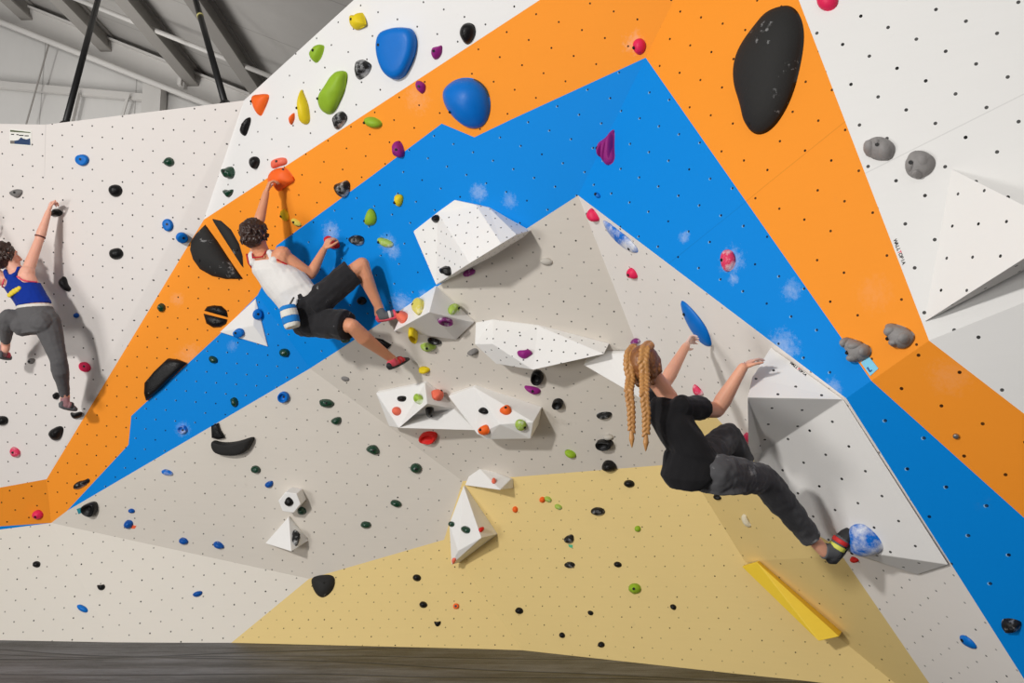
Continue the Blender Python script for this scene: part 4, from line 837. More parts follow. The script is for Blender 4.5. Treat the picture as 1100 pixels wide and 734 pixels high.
def hand_shape(S, wr, dirv, palm, side, size=1.0, curl=(.5, .6, .4), spread=.1, thumb_in=.5):
    """dirv wrist->knuckles, palm: direction the palm faces, side: +1 if the thumb lies along dirv x palm"""
    z = dirv.normalized(); p = (palm - z * palm.dot(z)).normalized(); x = z.cross(p) * side
    L = .085 * size
    S.loft([(wr, x * .021 * size, p * .017 * size), (wr + z * L * .35, x * .032 * size, p * .016 * size), (wr + z * L * .8, x * .038 * size, p * .014 * size), (wr + z * L, x * .036 * size, p * .011 * size)], 14)
    for i, ln in enumerate((.072, .080, .074, .058)):
        u = (1.5 - i) * .0205 * size
        b = wr + z * (L * (.93 - .03 * abs(i - 1.2))) + x * u
        d = (z + x * (1.5 - i) * spread).normalized(); pts = [b]; a = 0
        for seg, c in zip((.45, .32, .25), curl):
            a += c; dd = d * math.cos(a) + p * math.sin(a); pts.append(pts[-1] + dd * ln * size * seg)
        S.limb(pts, [.0092 * size, .0086 * size, .0078 * size, .0066 * size], 10)
    b = wr + z * L * .28 + x * .026 * size + p * .006
    d1 = (x * .75 + z * .6 + p * .25 * thumb_in).normalized(); d2 = (z * .85 + x * .35 + p * .7 * thumb_in).normalized()
    p1 = b + d1 * .036 * size; p2 = p1 + d2 * .030 * size; p3 = p2 + d2 * .022 * size
    S.limb([b, p1, p2, p3], [.0135 * size, .0110 * size, .0098 * size, .0078 * size], 10)
def head_shape(S, c, F, U, k=1.0):
    F = F.normalized(); U = (U - F * U.dot(F)).normalized(); X = F.cross(U); R = Matrix((X, F, U)).transposed()
    P = lambda x, f, u: c + (X * x + F * f + U * u) * k
    S.ball(P(0, -.008, .022), (.074 * k, .094 * k, .088 * k), R, 3)          # skull
    S.ball(P(0, .030, -.045), (.056 * k, .058 * k, .066 * k), R, 3)          # jaw and cheeks
    S.ball(P(0, .066, -.088), (.026 * k, .020 * k, .020 * k), R)             # chin
    S.limb([P(0, .084, .012), P(0, .100, -.018), P(0, .106, -.032)], [.009 * k, .012 * k, .014 * k], 10)   # nose
    S.ball(P(.012, .096, -.034), .009 * k, None); S.ball(P(-.012, .096, -.034), .009 * k, None)
    S.limb([P(-.034, .076, .022), P(0, .086, .026), P(.034, .076, .022)], [.010 * k, .011 * k, .010 * k], 10)  # brow
    S.limb([P(-.022, .082, -.058), P(0, .090, -.056), P(.022, .082, -.058)], [.006 * k, .0085 * k, .006 * k], 10)   # lips
    S.limb([P(-.020, .082, -.066), P(0, .089, -.067), P(.020, .082, -.066)], [.006 * k, .008 * k, .006 * k], 10)
    for sx in (-1, 1):
        q = Matrix.Rotation(sx * .35, 3, 'Z')
        S.ball(P(sx * .076, -.008, -.010), (.010 * k, .021 * k, .033 * k), R @ q, 2)
        S.ball(P(sx * .078, .004, -.034), (.008 * k, .010 * k, .012 * k), R, 2)
    return P, R, X
def eyes(body, P, R, k, org):
    for sx in (-1, 1):
        S = Solid(); S.ball(P(sx * .031, .0715, .004) - org, .0115 * k, R); o = S.finish('eye', EYE, body, voxel=.003, smooth=0); S = Solid(); S.ball(P(sx * .031, .0790, .004) - org, .0055 * k, R); S.finish('iris', IRIS, o, voxel=.002, smooth=0)
def skin_mat(name, rgb, chalk_pts=()):
    m, nt, b = new_mat(name); pos = N(nt, 'ShaderNodeNewGeometry').outputs['Position']; c = lin(rgb)
    col = mixc(nt, mth(nt, 'MULTIPLY', noise_tex(nt, pos, 18, 4), .35), c, lin((rgb[0] * .93, rgb[1] * .80, rgb[2] * .76)))
    for p, r in chalk_pts:
        d = vth(nt, 'DISTANCE', pos, tuple(p)); q = N(nt, 'ShaderNodeMapRange'); q.inputs[1].default_value = r; q.inputs[2].default_value = r * .45; nt.links.new(d, q.inputs[0])
        col = mixc(nt, mth(nt, 'MULTIPLY', q.outputs[0], mth(nt, 'ADD', mth(nt, 'MULTIPLY', noise_tex(nt, pos, 60, 3), .5), .3)), col, lin((238, 226, 224)))
    nt.links.new(col, b.inputs['Base Color']); b.inputs['Roughness'].default_value = .48; b.inputs['Specular IOR Level'].default_value = .35
    b.inputs['Subsurface Weight'].default_value = .12; b.inputs['Subsurface Radius'].default_value = (.012, .005, .003); b.inputs['Subsurface Scale'].default_value = .6
    return m
def hair_mat(name, c1, c2, scale=90):
    m, nt, b = new_mat(name); tc = N(nt, 'ShaderNodeTexCoord').outputs['Object']
    mp = N(nt, 'ShaderNodeMapping'); mp.inputs['Scale'].default_value = (1, 1, .2); nt.links.new(tc, mp.inputs[0]); n = noise_tex(nt, mp.outputs[0], scale, 4)
    nt.links.new(mixc(nt, n, lin(c1), lin(c2)), b.inputs['Base Color']); b.inputs['Roughness'].default_value = .42; b.inputs['Specular IOR Level'].default_value = .5
    bp = N(nt, 'ShaderNodeBump'); bp.inputs['Strength'].default_value = .6; bp.inputs['Distance'].default_value = .006; nt.links.new(n, bp.inputs['Height']); nt.links.new(bp.outputs[0], b.inputs['Normal'])
    return m
def cloth(name, rgb, chalk=0, scale=70, rough=.85, **k): return plain(name, rgb, rough=rough, var=.1, scale=scale, bump=.25, spec=.15, sheen=.1, chalk=chalk, **k)
IRIS = plain('eye_iris', (60, 42, 30), rough=.2, bump=0)
EYE = plain('eye_white', (226, 222, 216), rough=.2, var=.02, bump=0)
def torso_secs(hipc, waist, chest, neck, axh, axs, Fh, Fs, w=(.155, .128, .150, .155, .06), d=(.105, .088, .105, .078, .05), g=0.0, ext=0.0):
    """sections from the pelvis up; axh/axs unit hip and shoulder axes; Fh/Fs facing"""
    Fh = (Fh - axh * Fh.dot(axh)).normalized(); Fs = (Fs - axs * Fs.dot(axs)).normalized()
    axm = (axh + axs).normalized(); Fm = (Fh + Fs).normalized()
    up = (waist - hipc).normalized()
    top = chest.lerp(neck, .62)
    return [(hipc - up * (.085 + ext), axh * (w[0] * .86 + g), Fh * (d[0] * .9 + g)), (hipc, axh * (w[0] + g), Fh * (d[0] + g)), (hipc.lerp(waist, .5), axh * ((w[0] + w[1]) / 2 + g), Fh * ((d[0] + d[1]) / 2 + g)),
            (waist, axm * (w[1] + g), Fm * (d[1] + g)), (waist.lerp(chest, .5), axm * ((w[1] + w[2]) / 2 + g), Fm * ((d[1] + d[2]) / 2 + g)), (chest, axs * (w[2] + g), Fs * (d[2] + g)),
            (top, axs * (w[3] * .92 + g), Fs * (d[3] + g)), (chest.lerp(neck, .86), axs * (w[3] * .55 + g), Fs * (d[3] * .75 + g)), (neck, axs * (w[4] + g), Fs * (d[4] + g))]
def J(px, py, D): return atD(px, py, D)
def climbing_shoe(parent, org, heel, toe, ankle, sole_dir, m_up, m_sole, m_strap, k=1.0, strap2=None):
    z = (toe - heel).normalized(); s = (sole_dir - z * sole_dir.dot(z)).normalized(); x = z.cross(s); L = (toe - heel).length
    S = Solid()
    S.loft([(heel - s * .004, x * .022 * k, s * .030 * k), (heel + z * L * .2, x * .032 * k, s * .034 * k), (heel + z * L * .5 - s * .006 * k, x * .036 * k, s * .032 * k), (heel + z * L * .78 + s * .004 * k, x * .038 * k, s * .023 * k), (toe + s * .010 * k, x * .020 * k, s * .012 * k)], 16)
    S.limb([heel + z * L * .25, ankle], [.034 * k, .036 * k], round_ends=False)
    up = S.finish('shoe', m_up, parent, voxel=.005, smooth=2) if False else None
    bmesh.ops.translate(S.bm, verts=S.bm.verts, vec=-org)
    up = S.finish('climbing_shoe', m_up, parent, voxel=.005, smooth=3)
    S = Solid()                                # rubber sole and heel rand
    S.loft([(heel + s * .022 * k - z * .006, x * .021 * k, s * .012 * k), (heel + z * L * .3 + s * .028 * k, x * .030 * k, s * .010 * k), (heel + z * L * .72 + s * .022 * k, x * .040 * k, s * .011 * k), (toe + s * .014 * k + z * .006, x * .022 * k, s * .011 * k)], 14)
    S.loft([(heel - s * .024 * k + z * .004, x * .012 * k, z * .012 * k), (heel - z * .004, x * .026 * k, z * .018 * k), (heel + s * .024 * k, x * .022 * k, z * .012 * k)], 14)
    S.loft([(heel + z * L * .70 + s * .002, x * .041 * k, s * .026 * k), (heel + z * L * .88 + s * .006, x * .034 * k, s * .020 * k), (toe + z * .006 + s * .010 * k, x * .021 * k, s * .014 * k)], 14)
    bmesh.ops.translate(S.bm, verts=S.bm.verts, vec=-org)
    S.finish('sole', m_sole, up, voxel=.004, smooth=2)['label'] = 'rubber sole and toe cap'
    for t, mm in ((.42, m_strap), (.6, strap2 or m_strap)):
        S = Solid(); c = heel + z * L * t - s * .004
        S.loft([(c - z * .010 * k, x * .040 * k, s * .036 * k), (c + z * .010 * k, x * .041 * k, s * .035 * k)], 18)
        bmesh.ops.translate(S.bm, verts=S.bm.verts, vec=-org)
        S.finish('strap', mm, up, voxel=.004, smooth=1)
    return up
def part(S, org): bmesh.ops.translate(S.bm, verts=S.bm.verts, vec=-org); return S
def hair_tufts(S, c, F, U, k, n, length, spread, seed, front=.35):
    rnd = random.Random(seed); F = F.normalized(); U = (U - F * U.dot(F)).normalized(); X = F.cross(U)
    for i in range(n):
        a = rnd.uniform(0, 2 * PI); e = math.acos(rnd.uniform(-.55, 1))
        d = X * math.sin(e) * math.cos(a) + F * math.sin(e) * math.sin(a) + U * math.cos(e)
        if d.dot(F) > front and d.dot(U) < .62: continue
        p = c + U * .022 * k + (X * d.dot(X) * .078 + F * (d.dot(F) * .097 - .008) + U * d.dot(U) * .092) * k
        fl = (-U * .75 + d * .5 + X * rnd.uniform(-1, 1) * spread + F * rnd.uniform(-.6, .4) * spread).normalized()
        L = length * rnd.uniform(.6, 1.2)
        S.limb([p - fl * L * .25, p + fl * L * .35 + d * .006, p + fl * L], [.013 * k, .012 * k, .003 * k], 7, round_ends=False)
DARK = plain('shoe_rubber_dark', (42, 42, 44), rough=.6, bump=.1)
GREYR = plain('shoe_rubber_grey', (96, 97, 100), rough=.75, bump=.2)
pinkm = plain('shoe_fabric_pink', (232, 84, 104), rough=.6); redm = plain('shoe_fabric_red', (206, 44, 44), rough=.6); ylm = plain('shoe_strap_lime_yellow', (226, 226, 96), rough=.6)
whitem = plain('shoe_strap_white', (226, 222, 220), rough=.6); mauve = plain('shoe_fabric_mauve', (160, 118, 122), rough=.65)

# ======================================================= girl with braids
def G(px, py, D): return J(px, py, D * 1.06)
org = G(756, 506, 4.08)
F3 = Vector((.50, .85, .10)).normalized(); FH = Vector((.66, .72, .16)).normalized()
neck = G(716, 424, 4.20); head = G(694, 394, 4.16)
rs, ls = G(733, 437, 4.10), G(701, 430, 4.34); re, le = G(770, 441, 4.31), G(714, 412, 4.60); rw, lw = J(798, 395, 4.54), J(737, 372, 5.09)
hipc = G(760, 508, 4.07); waist = G(743, 486, 4.08); chest = G(722, 452, 4.14)
ax_s = (rs - ls).normalized(); ax_h = Vector((.78, -.60, -.12)).normalized()
rh, lh = hipc + ax_h * .075, hipc - ax_h * .075
rk, lk = G(819, 514, 4.25), G(782, 469, 4.40); ra, la = J(872, 578, 4.70), G(801, 499, 4.40)
KB = .86
sk = skin_mat('fair_freckled_skin', (236, 176, 146), [(J(815, 380, 4.65), .16), (J(744, 362, 5.17), .14)])
S = Solid()
S.loft(torso_secs(hipc, waist, chest, neck, ax_h, ax_s, FH, F3, w=(.125, .105, .118, .118, .042), d=(.085, .072, .082, .06, .04)))
arm_shape(S, rs, re, rw, 1.10); arm_shape(S, ls, le, lw, 1.0)
S.limb([neck - (head - neck) * .15, neck.lerp(head, .75)], [.046, .045])
leg_shape(S, rh, rk, ra, .74); leg_shape(S, lh, lk, la, .72)
fh3 = Vector((.42, .86, .28)); up3 = Vector((-.22, -.25, .95))
P3, R3, X3 = head_shape(S, head, fh3, up3, .92)
hd = (J(829, 371, 4.65) - rw); hand_shape(S, rw, hd, Vector((.55, .2, -.8)), -1, .86, curl=(.25, .35, .3), spread=.06)
hd = (J(748, 353, 5.24) - lw); hand_shape(S, lw, hd, Vector((.9, .15, .1)), 1, .84, curl=(.45, .75, .5), spread=.05)
S.limb([ra, J(886, 593, 4.72)], [.034, .033]); S.limb([la, la + (la - lk).normalized() * .03], [.033, .03])
girl = S.finish('person', sk, None, voxel=.0045, smooth=4, origin=org)
tag(girl, 'girl with two long braids, black t-shirt and dark jeans, hanging from the huge white volume', 'person', 'climbers')
eyes(girl, P3, R3, .92, org)
tee = cloth('black_cotton', (26, 25, 27)); jean = cloth('charcoal_denim', (80, 79, 81), chalk=.25, chalk_scale=6)
S = Solid()
ts = torso_secs(hipc, waist, chest, neck, ax_h, ax_s, FH, F3, w=(.135, .125, .130, .126, .05), d=(.097, .092, .094, .068, .044), g=.010, ext=-.02)
S.loft(ts[1:-1] + [(chest.lerp(neck, .93), ax_s * .068, F3 * .055)])
tail = G(735, 529, 4.0); S.loft([(waist, ax_h * .135, FH * .10), (waist.lerp(tail, .6), ax_h * .14, FH * .095), (tail.lerp(waist, .08), ax_h * .075, FH * .05)])
for a, b, t in ((rs, re, .55), (ls, le, .5)): S.limb([a - (b - a) * .1, a.lerp(b, .2), a.lerp(b, t)], [.057, .060, .064], round_ends=False)
S.ball(rs, .062); S.ball(ls, .060)
part(S, org).finish('t_shirt', tee, girl, voxel=.005, smooth=4, wrinkle=.02, wscale=.11)
S = Solid()
S.loft([(hipc.lerp(waist, .55), ax_h * .130, FH * .094), (hipc, ax_h * .142, FH * .105), (hipc - (waist - hipc).normalized() * .105, ax_h * .125, FH * .10)])
S.limb(along(rh, rk, (-.05, .3, .65, 1)), [.098, .094, .086, .076]); S.limb(along(rk, ra, (0, .3, .65, .98)), [.076, .074, .066, .058], round_ends=False)
S.limb(along(lh, lk, (-.05, .3, .65, 1)), [.096, .090, .082, .074]); S.limb(along(lk, la, (0, .3, .65, .98)), [.074, .072, .064, .056], round_ends=False)
S.ball(rk, .074); S.ball(lk, .072); S.ball(rh, .095)
jn = part(S, org).finish('jeans', jean, girl, voxel=.0055, smooth=3, wrinkle=.018, wscale=.06)
hr3 = hair_mat('golden_brown_hair', (84, 48, 24), (166, 108, 60), 60); br3 = hair_mat('braided_golden_hair', (140, 88, 42), (218, 162, 96), 80)
S = Solid()
S.ball(P3(0, -.016, .028), (.076, .092, .088), R3, 3); S.ball(P3(0, -.035, -.015), (.070, .066, .066), R3, 3)
S.limb([P3(.062, .01, .03), P3(.066, -.02, -.03), P3(.040, -.06, -.08)], [.022, .024, .016]); S.limb([P3(-.062, .01, .03), P3(-.066, -.02, -.03), P3(-.040, -.06, -.08)], [.022, .024, .016])
part(S, org).finish('hair', hr3, girl, voxel=.004, smooth=3, wrinkle=.004, wscale=.012)
S = Solid(); S.limb([P3(-.004, .06, .100), P3(-.004, 0, .122), P3(-.004, -.07, .085), P3(-.004, -.108, .01)], [.004] * 4, 8)
part(S, org).finish('hair_parting', sk, girl, voxel=.003, smooth=1)
def braid(path, name, r0):
    Sx = Solid(); tot = sum((a - b).length for a, b in zip(path, path[1:])); n = int(tot / .0118); k = 0
    def pt(t):
        d = t * tot
        for a, b in zip(path, path[1:]):
            L = (b - a).length
            if d <= L: return a + (b - a) * (d / L), (b - a).normalized()
            d -= L
        return path[-1], (path[-1] - path[-2]).normalized()
    for i in range(n):
        t = (i + .5) / n; c, d = pt(t); M = frame_to(d, CR); sd = 1 if i % 2 else -1; r = r0 * (1 - .35 * t)
        tilt = Matrix.Rotation(sd * .62, 3, M.col[1])
        Sx.ball(c + M.col[0] * sd * r * .42, (r * .50, r * .62, r * 1.0), tilt @ M, 2)
    e, d = pt(1)
    part(Sx, org); o = Sx.finish(name, br3, girl, voxel=.003, smooth=1)
    Sx = Solid(); Sx.limb([e - d * .006, e + d * .006], [.009, .009], 10); part(Sx, org).finish('hair_tie', plain('hair_tie_tan', (150, 110, 70), bump=0), o, voxel=.003, smooth=1)
    Sx = Solid(); Sx.limb([e, e + d * .035, e + d * .075], [.010, .014, .003], 10); part(Sx, org).finish('braid_tail', br3, o, voxel=.003, smooth=1)
bD = 4.02
braid([P3(-.048, .03, .112), P3(-.062, -.045, .088), P3(-.064, -.096, .03), P3(-.058, -.110, -.03), G(675.5, 420, 4.03), G(678, 440, 4.01), G(678.5, 464, 4.0)], 'braid', .028)
braid([P3(.040, .03, .116), P3(.030, -.050, .104), P3(.026, -.106, .045), P3(.024, -.118, -.02), G(692, 424, 3.98), G(694.5, 445, 3.97), G(694, 468, 3.97)], 'braid', .029)
for c, cn in ((J(892, 601, 4.74), 0),):
    climbing_shoe(girl, org, c, J(911, 569, 4.73), J(884, 592, 4.72), Vector((.75, .35, -.35)), GREYR, DARK, ylm, 1.2, strap2=redm)
climbing_shoe(girl, org, la + Vector((0, 0, -.04)), la + Vector((.10, .04, -.05)), la, Vector((0, 0, -1)), redm, GREYR, ylm, .9)

# ======================================================= man in white tank top
org = J(322, 330, 6.35)
neck = J(281, 272, 6.42); head = J(274, 254, 6.36)
rs, ls = J(303, 274, 6.36), J(277, 271, 6.56); re, le = J(334, 295, 6.42), J(277, 243, 6.50); rw, lw = J(348, 268, 6.50), J(286, 207, 6.54)
hipc = J(334, 336, 6.36); waist = J(316, 316, 6.36); chest = J(296, 291, 6.40)
F2 = Vector((.28, .95, .10)).normalized(); ax_s = Vector((.90, -.28, .02)).normalized()
ax_h = Vector((.42, -.42, .55)).normalized(); F2h = Vector((.62, .72, .05)).normalized()
rh, lh = hipc + ax_h * .09, hipc - ax_h * .09
rk, lk = J(389, 284, 6.36), J(378, 350, 6.20); ra, la = J(407, 330, 6.46), J(420, 385, 6.50)
sk = skin_mat('tanned_skin', (224, 158, 122), [(J(352, 258, 6.62), .14), (J(291, 198, 6.64), .11)])
S = Solid()
S.loft(torso_secs(hipc, waist, chest, neck, ax_h, ax_s, F2h, F2, w=(.150, .135, .160, .165, .055), d=(.105, .095, .112, .085, .05)))
arm_shape(S, rs, re, rw, 1.02); arm_shape(S, ls, le, lw, 1.0)
S.ball(rs, .066); S.ball(ls, .062); S.ball(rs.lerp(chest, .35), .085)
S.limb([neck - (head - neck) * .3, neck.lerp(head, .7)], [.062, .056])
leg_shape(S, rh, rk, ra, 1.0, Vector((-.6, -.5, -.3))); leg_shape(S, lh, lk, la, .98, Vector((0, -.5, -.8)))
fh2 = Vector((.30, .92, .22)); up2 = Vector((-.12, -.15, .98))
P2, R2, X2 = head_shape(S, head, fh2, up2, 1.0)
hand_shape(S, rw, J(355, 255, 6.52) - rw, Vector((.6, .75, -.35)), -1, 1.0, curl=(.6, .8, .5), spread=.05)
hand_shape(S, lw, J(291, 193, 6.55) - lw, Vector((.9, .35, .1)), 1, 1.0, curl=(.7, .8, .5), spread=.05)
S.limb([ra, ra + Vector((.0, .02, -.05))], [.036, .034]); S.limb([la, la + (la - lk).normalized() * .03], [.035, .032])
man = S.finish('person', sk, None, voxel=.005, smooth=4, origin=org)
tag(man, 'man in white tank top and dark shorts climbing across the blue band', 'person', 'climbers')
eyes(man, P2, R2, 1.0, org)
tank = cloth('white_jersey', (232, 228, 224)); trim = cloth('red_binding', (196, 34, 44)); short = cloth('washed_black_canvas', (42, 41, 43), chalk=.2, chalk_scale=12)
S = Solid()
ts = torso_secs(hipc, waist, chest, neck, ax_h, ax_s, F2h, F2, w=(.165, .155, .166, .150, .055), d=(.120, .118, .120, .088, .05), g=.010)
S.loft([(hipc.lerp(waist, .15), ts[2][1], ts[2][2])] + ts[2:6] + [(chest.lerp(neck, .30), ax_s * .150, F2 * .112), (chest.lerp(neck, .52), ax_s * .118, F2 * .102)])
st0 = chest.lerp(neck, .45)
for sx in (-1, 1): S.limb([st0 + ax_s * sx * .085 - F2 * .075, chest.lerp(neck, .95) + ax_s * sx * .075 - F2 * .035, chest.lerp(neck, 1.0) + ax_s * sx * .08 + F2 * .04, st0 + ax_s * sx * .085 + F2 * .09], [.030, .026, .026, .030], flat=.7)
tk = part(S, org).finish('tank_top', tank, man, voxel=.005, smooth=3, wrinkle=.008, wscale=.09)
S = Solid()
for sx in (-1, 1): S.limb([st0 + ax_s * sx * .142 - F2 * .045 - (neck - chest) * .22, st0 + ax_s * sx * .118 - F2 * .085, chest.lerp(neck, .98) + ax_s * sx * .108 - F2 * .03, chest.lerp(neck, 1.0) + ax_s * sx * .11 + F2 * .04], [.007] * 4, 8)
S.limb([chest.lerp(neck, 1.02) + ax_s * -.055 - F2 * .03, chest.lerp(neck, .66) - ax_s * .04 - F2 * .112, chest.lerp(neck, .66) + ax_s * .04 - F2 * .112, chest.lerp(neck, 1.02) + ax_s * .055 - F2 * .03], [.007] * 4, 8)
part(S, org).finish('binding', trim, tk, voxel=.0035, smooth=1)['label'] = 'red binding along armholes and neck'
S = Solid()
S.loft([(hipc.lerp(waist, .38), ax_h * .165, F2h * .122), (hipc, ax_h * .175, F2h * .128), (hipc - (waist - hipc).normalized() * .08, ax_h * .15, F2h * .115)])
S.limb(along(rh, rk, (-.1, .25, .55, .80)), [.108, .105, .102, .100], round_ends=False); S.limb(along(lh, lk, (-.1, .25, .55, .90)), [.108, .106, .106, .110], round_ends=False)
S.ball(rh, .11); S.ball(lh, .108)
part(S, org).finish('shorts', short, man, voxel=.006, smooth=3, wrinkle=.02, wscale=.08)
hm2 = hair_mat('dark_brown_hair', (26, 15, 11), (68, 40, 28), 60)
S = Solid(); S.ball(P2(0, -.016, .036), (.090, .106, .096), R2, 3); S.ball(P2(0, -.045, -.012), (.080, .066, .068), R2, 3)
hair_tufts(S, head, fh2, up2, 1.05, 60, .045, .3, 3)
part(S, org).finish('hair', hm2, man, voxel=.004, smooth=4, wrinkle=.018, wscale=.022)
s1 = (J(438, 334, 6.47) - J(403, 343, 6.44))
climbing_shoe(man, org, J(406, 342, 6.44), J(436, 335.5, 6.48), ra + Vector((0, .0, -.02)), Vector((.1, .1, -1)), GREYR, pinkm, whitem, .95, strap2=pinkm)
climbing_shoe(man, org, J(418, 393, 6.46), J(437, 385, 6.66), la, Vector((.35, .0, -1)), pinkm, DARK, redm, .95)
# chalk bag hanging at his back
bag0, bag1 = J(309, 330, 6.18), J(314.5, 352, 6.16)
cb = empty('chalk_bag', bag1.copy()); tag(cb, "blue and white striped chalk bag hanging at the man's waist", 'chalk bag')
u = (bag0 - bag1); ax = frame_to(u.normalized(), CR)
cbw = cloth('chalk_bag_white', (230, 226, 216)); cbb = cloth('chalk_bag_blue', (34, 128, 206)); cbd = cloth('chalk_bag_rim', (40, 92, 160))
for nm, t0, t1, r0, r1, mm in (('bag_bottom', 0, .20, .050, .058, cbw), ('stripe', .20, .52, .058, .060, cbb), ('bag_body', .52, .84, .060, .060, cbw), ('rim', .84, 1.04, .061, .056, cbb)):
    S = Solid(); S.loft([(u * t0, ax.col[0] * r0, ax.col[1] * r0), (u * (t0 + t1) / 2, ax.col[0] * (r0 + r1) / 2 * 1.02, ax.col[1] * (r0 + r1) / 2 * 1.02), (u * t1, ax.col[0] * r1, ax.col[1] * r1)])
    S.finish(nm, mm, cb, voxel=.004, smooth=1, wrinkle=.004, wscale=.03)
S = Solid(); S.limb([u * .95, (J(315.5, 320, 6.21) - bag1)], [.008, .007], 8); S.finish('cord', plain('grey_cord', (84, 82, 80), bump=0), cb, voxel=.003, smooth=0)

# ======================================================= woman in blue top
org = J(40, 335, 6.80)
neck = J(17, 290, 6.82); head = J(6, 276, 6.80)
rs, ls = J(29, 293, 6.80), J(1, 299, 6.86); re, le = J(42, 258, 6.90), J(-20, 276, 6.86); rw, lw = J(52, 228, 6.94), J(-30, 244, 6.88)
hipc = J(40, 346, 6.80); waist = J(36, 326, 6.82); chest = J(24, 307, 6.82)
F1 = Vector((.25, .96, .1)).normalized(); ax_s = (rs - ls).normalized(); ax_h = Vector((.95, -.25, .06)).normalized()
rh, lh = hipc + ax_h * .085, hipc - ax_h * .085
rk, lk = J(63, 386, 6.80), J(9, 340, 6.74); ra, la = J(70, 426, 7.02), J(6, 369, 6.96)
sk = skin_mat('rosy_fair_skin', (240, 182, 158), [(J(54, 219, 7.0), .10)])
S = Solid()
S.loft(torso_secs(hipc, waist, chest, neck, ax_h, ax_s, F1, F1, w=(.160, .120, .135, .150, .050), d=(.115, .085, .095, .072, .045)))
arm_shape(S, rs, re, rw, .94); arm_shape(S, ls, le, lw, .92)
S.ball(rs, .060); S.ball(ls, .058)
S.limb([neck - (head - neck) * .25, neck.lerp(head, .7)], [.052, .049])
leg_shape(S, rh, rk, ra, 1.05, Vector((.3, -.8, -.2))); leg_shape(S, lh, lk, la, 1.03, Vector((0, -.8, -.4)))
fh1 = Vector((.62, .74, .26)); up1 = Vector((-.34, -.05, .94))
P1, R1, X1_ = head_shape(S, head, fh1, up1, .96)
hand_shape(S, rw, J(55, 217, 6.96) - rw, Vector((.85, .45, -.2)), -1, .95, curl=(.9, 1.1, .7), spread=.03)
hand_shape(S, lw, J(-32, 232, 6.88) - lw, Vector((.2, .95, 0)), -1, .95, curl=(.5, .7, .5), spread=.05)
S.limb([ra, ra + Vector((0, .0, -.05))], [.036, .034]); S.limb([la, la + Vector((0, 0, -.05))], [.035, .033])
wom = S.finish('person', sk, None, voxel=.005, smooth=4, origin=org)
tag(wom, 'woman in blue sports top and grey leggings reaching up the white panel', 'person', 'climbers')
eyes(wom, P1, R1, .96, org)
btop = cloth('royal_blue_jersey', (16, 52, 152)); ptrim = cloth('coral_pink_lining', (238, 84, 110)); leg = cloth('heather_grey_jersey', (98, 96, 97), scale=120); wb = cloth('white_elastic', (228, 222, 214))
S = Solid()
ts = torso_secs(hipc, waist, chest, neck, ax_h, ax_s, F1, F1, w=(.160, .132, .138, .140, .045), d=(.115, .096, .100, .074, .045), g=.007)
S.loft([(hipc.lerp(waist, .92), ts[3][1], ts[3][2])] + ts[3:6])
S.loft([(chest.lerp(neck, -.05), ax_s * .135, F1 * .101), (chest.lerp(neck, .2), ax_s * .095, F1 * .103), (chest.lerp(neck, .45), ax_s * .066, F1 * .098), (chest.lerp(neck, .66), ax_s * .060, F1 * .084)])
for sx in (-1, 1): S.limb([chest.lerp(neck, .55) + ax_s * sx * .035 - F1 * .074, chest.lerp(neck, .95) + ax_s * sx * .062 - F1 * .045, chest.lerp(neck, 1.0) + ax_s * sx * .066 + F1 * .03, chest.lerp(neck, .5) + ax_s * sx * .06 + F1 * .075], [.022, .019, .019, .022], flat=.7)
tp = part(S, org).finish('sports_top', btop, wom, voxel=.005, smooth=3, wrinkle=.006, wscale=.05)
S = Solid()
for sx in (-1, 1): S.limb([chest.lerp(neck, .02) + ax_s * sx * .142 - F1 * .01, chest.lerp(neck, .05) + ax_s * sx * .118 - F1 * .070, chest.lerp(neck, .18) + ax_s * sx * .088 - F1 * .088, chest.lerp(neck, .42) + ax_s * sx * .060 - F1 * .086], [.0065] * 4, 8)
part(S, org).finish('lining_edge', ptrim, tp, voxel=.0035, smooth=1)['label'] = 'coral pink edge of the armholes'
S = Solid(); pc = waist.lerp(chest, .60) - F1 * .106 - ax_s * .01
yl = plain('yellow_print', (236, 208, 58), bump=0)
for q, (dx, dz, r) in enumerate(((-.038, -.012, .014), (-.022, -.004, .016), (-.004, .003, .017), (.014, .008, .016), (.030, .014, .013))): S.ball(pc + ax_s * dx * 1.25 + Vector((0, 0, dz * 1.5)), (r * 1.4, .012, r * 1.35), None)
part(S, org).finish('back_print', yl, tp, voxel=.0035, smooth=1)['label'] = 'yellow print on the back'
S = Solid(); S.loft([(hipc.lerp(waist, .74), ax_h * .142, F1 * .108), (hipc.lerp(waist, .90), ax_h * .138, F1 * .104)]); part(S, org).finish('waistband', wb, wom, voxel=.004, smooth=1)
S = Solid()
S.loft([(hipc.lerp(waist, .78), ax_h * .138, F1 * .104), (hipc.lerp(waist, .4), ax_h * .155, F1 * .116), (hipc, ax_h * .170, F1 * .124), (hipc - (waist - hipc).normalized() * .09, ax_h * .15, F1 * .112)])
S.ball(rh - F1 * .045 - Vector((0, 0, .015)), .092); S.ball(lh - F1 * .045 - Vector((0, 0, .015)), .092)
leg_shape(S, rh, rk, rk.lerp(ra, .93), 1.17, Vector((.3, -.8, -.2))); leg_shape(S, lh, lk, lk.lerp(la, .90), 1.15, Vector((0, -.8, -.4)))
part(S, org).finish('leggings', leg, wom, voxel=.005, smooth=4, wrinkle=.006, wscale=.05)
hw1 = hair_mat('dark_brown_hair_pinned', (30, 19, 15), (72, 44, 32), 70)
S = Solid(); S.ball(P1(0, -.020, .032), (.084, .098, .094), R1, 3); S.ball(P1(0, -.050, -.020), (.074, .062, .070), R1, 3)
hair_tufts(S, head, fh1, up1, 1.02, 50, .045, .3, 9, front=.25)
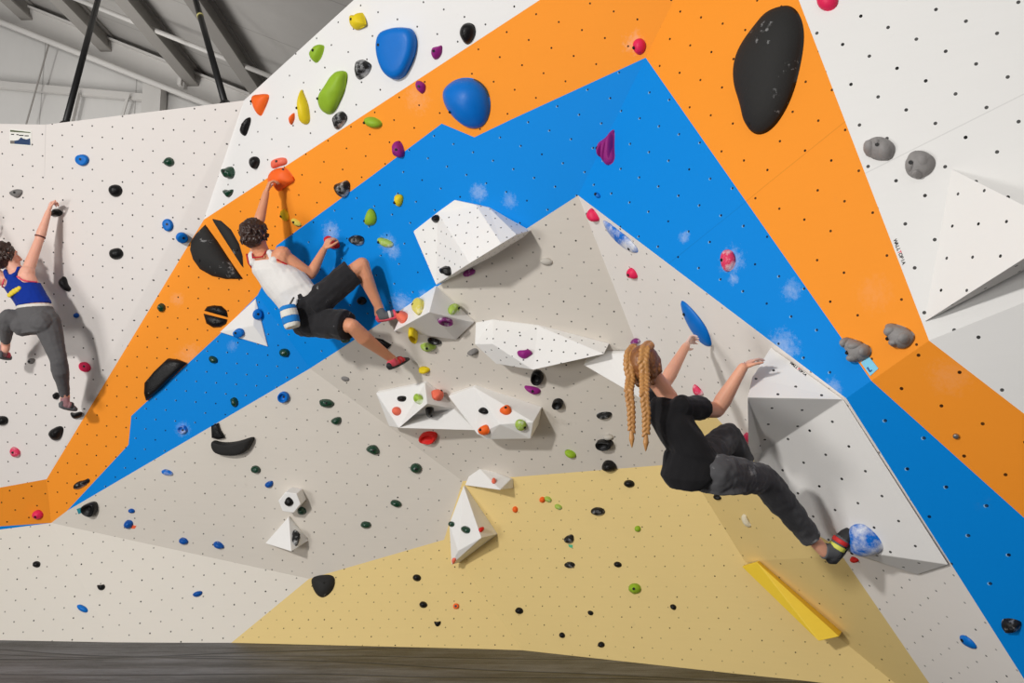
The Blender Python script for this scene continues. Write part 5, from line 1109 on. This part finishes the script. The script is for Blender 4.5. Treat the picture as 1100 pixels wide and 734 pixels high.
part(S, org).finish('hair', hw1, wom, voxel=.004, smooth=4, wrinkle=.014, wscale=.022)
S = Solid(); bc = re.lerp(rw, .12); dd = (rw - re).normalized(); M = frame_to(dd, CR)
S.loft([(bc - dd * .006, M.col[0] * .041, M.col[1] * .041), (bc + dd * .006, M.col[0] * .041, M.col[1] * .041)], 18); part(S, org).finish('arm_band', plain('brown_band', (104, 56, 48), bump=0), wom, voxel=.0035, smooth=1)
climbing_shoe(wom, org, J(66, 434, 6.96), J(82, 439, 7.05), ra + Vector((0, 0, -.01)), Vector((.1, .1, -1)), mauve, GREYR, mauve, .95, strap2=DARK)
climbing_shoe(wom, org, J(0, 380, 6.92), J(10, 384, 7.06), la, Vector((0, .1, -1)), mauve, GREYR, pinkm, .95)
KEY, FILL, AMB, LOW = 480, 25, .31, 165
# ------------------------------------------------------------------ light
def area(name, loc, target, size, power, col=(1, 1, 1), sy=None):
    l = bpy.data.lights.new(name, 'AREA'); l.energy = power; l.size = size; l.color = col
    if sy: l.shape = 'RECTANGLE'; l.size_y = sy
    o = bpy.data.objects.new(name, l); COL.objects.link(o); o.location = loc
    o.rotation_euler = (Vector(target) - Vector(loc)).to_track_quat('-Z', 'Y').to_euler(); return o
area('strobe_lamp', (-5.2, -1.8, 4.2), (0.5, 6, 1.8), .5, KEY, (1, .985, .96))
area('overhead_fill_light', (1.0, -2.5, 6.5), (0.5, 6, 1.5), 4.0, FILL, (1, .98, .95))  # weak overhead fill, added to lift the general light level
area('hall_fill_light', (-6, 8.6, 3.6), (-6, 10, 8), 2.5, 110, (1, .98, .95))  # unseen up-light added behind the wall to brighten roof and end wall
area('low_fill_light', (-6.0, .2, 1.0), (2.0, 6, 1.4), 1.6, LOW, (1, .985, .96))  # soft low fill, added to brighten the lower and down-facing panels
w = bpy.data.worlds.new('gym_interior'); SC.world = w; w.use_nodes = True
bg = w.node_tree.nodes['Background']; bg.inputs[0].default_value = (1, .985, .965, 1); bg.inputs[1].default_value = AMB
vs = SC.view_settings
vs.view_transform = 'Standard'; vs.look = 'None'; vs.gamma = 1; vs.use_curve_mapping = False; vs.exposure = 0
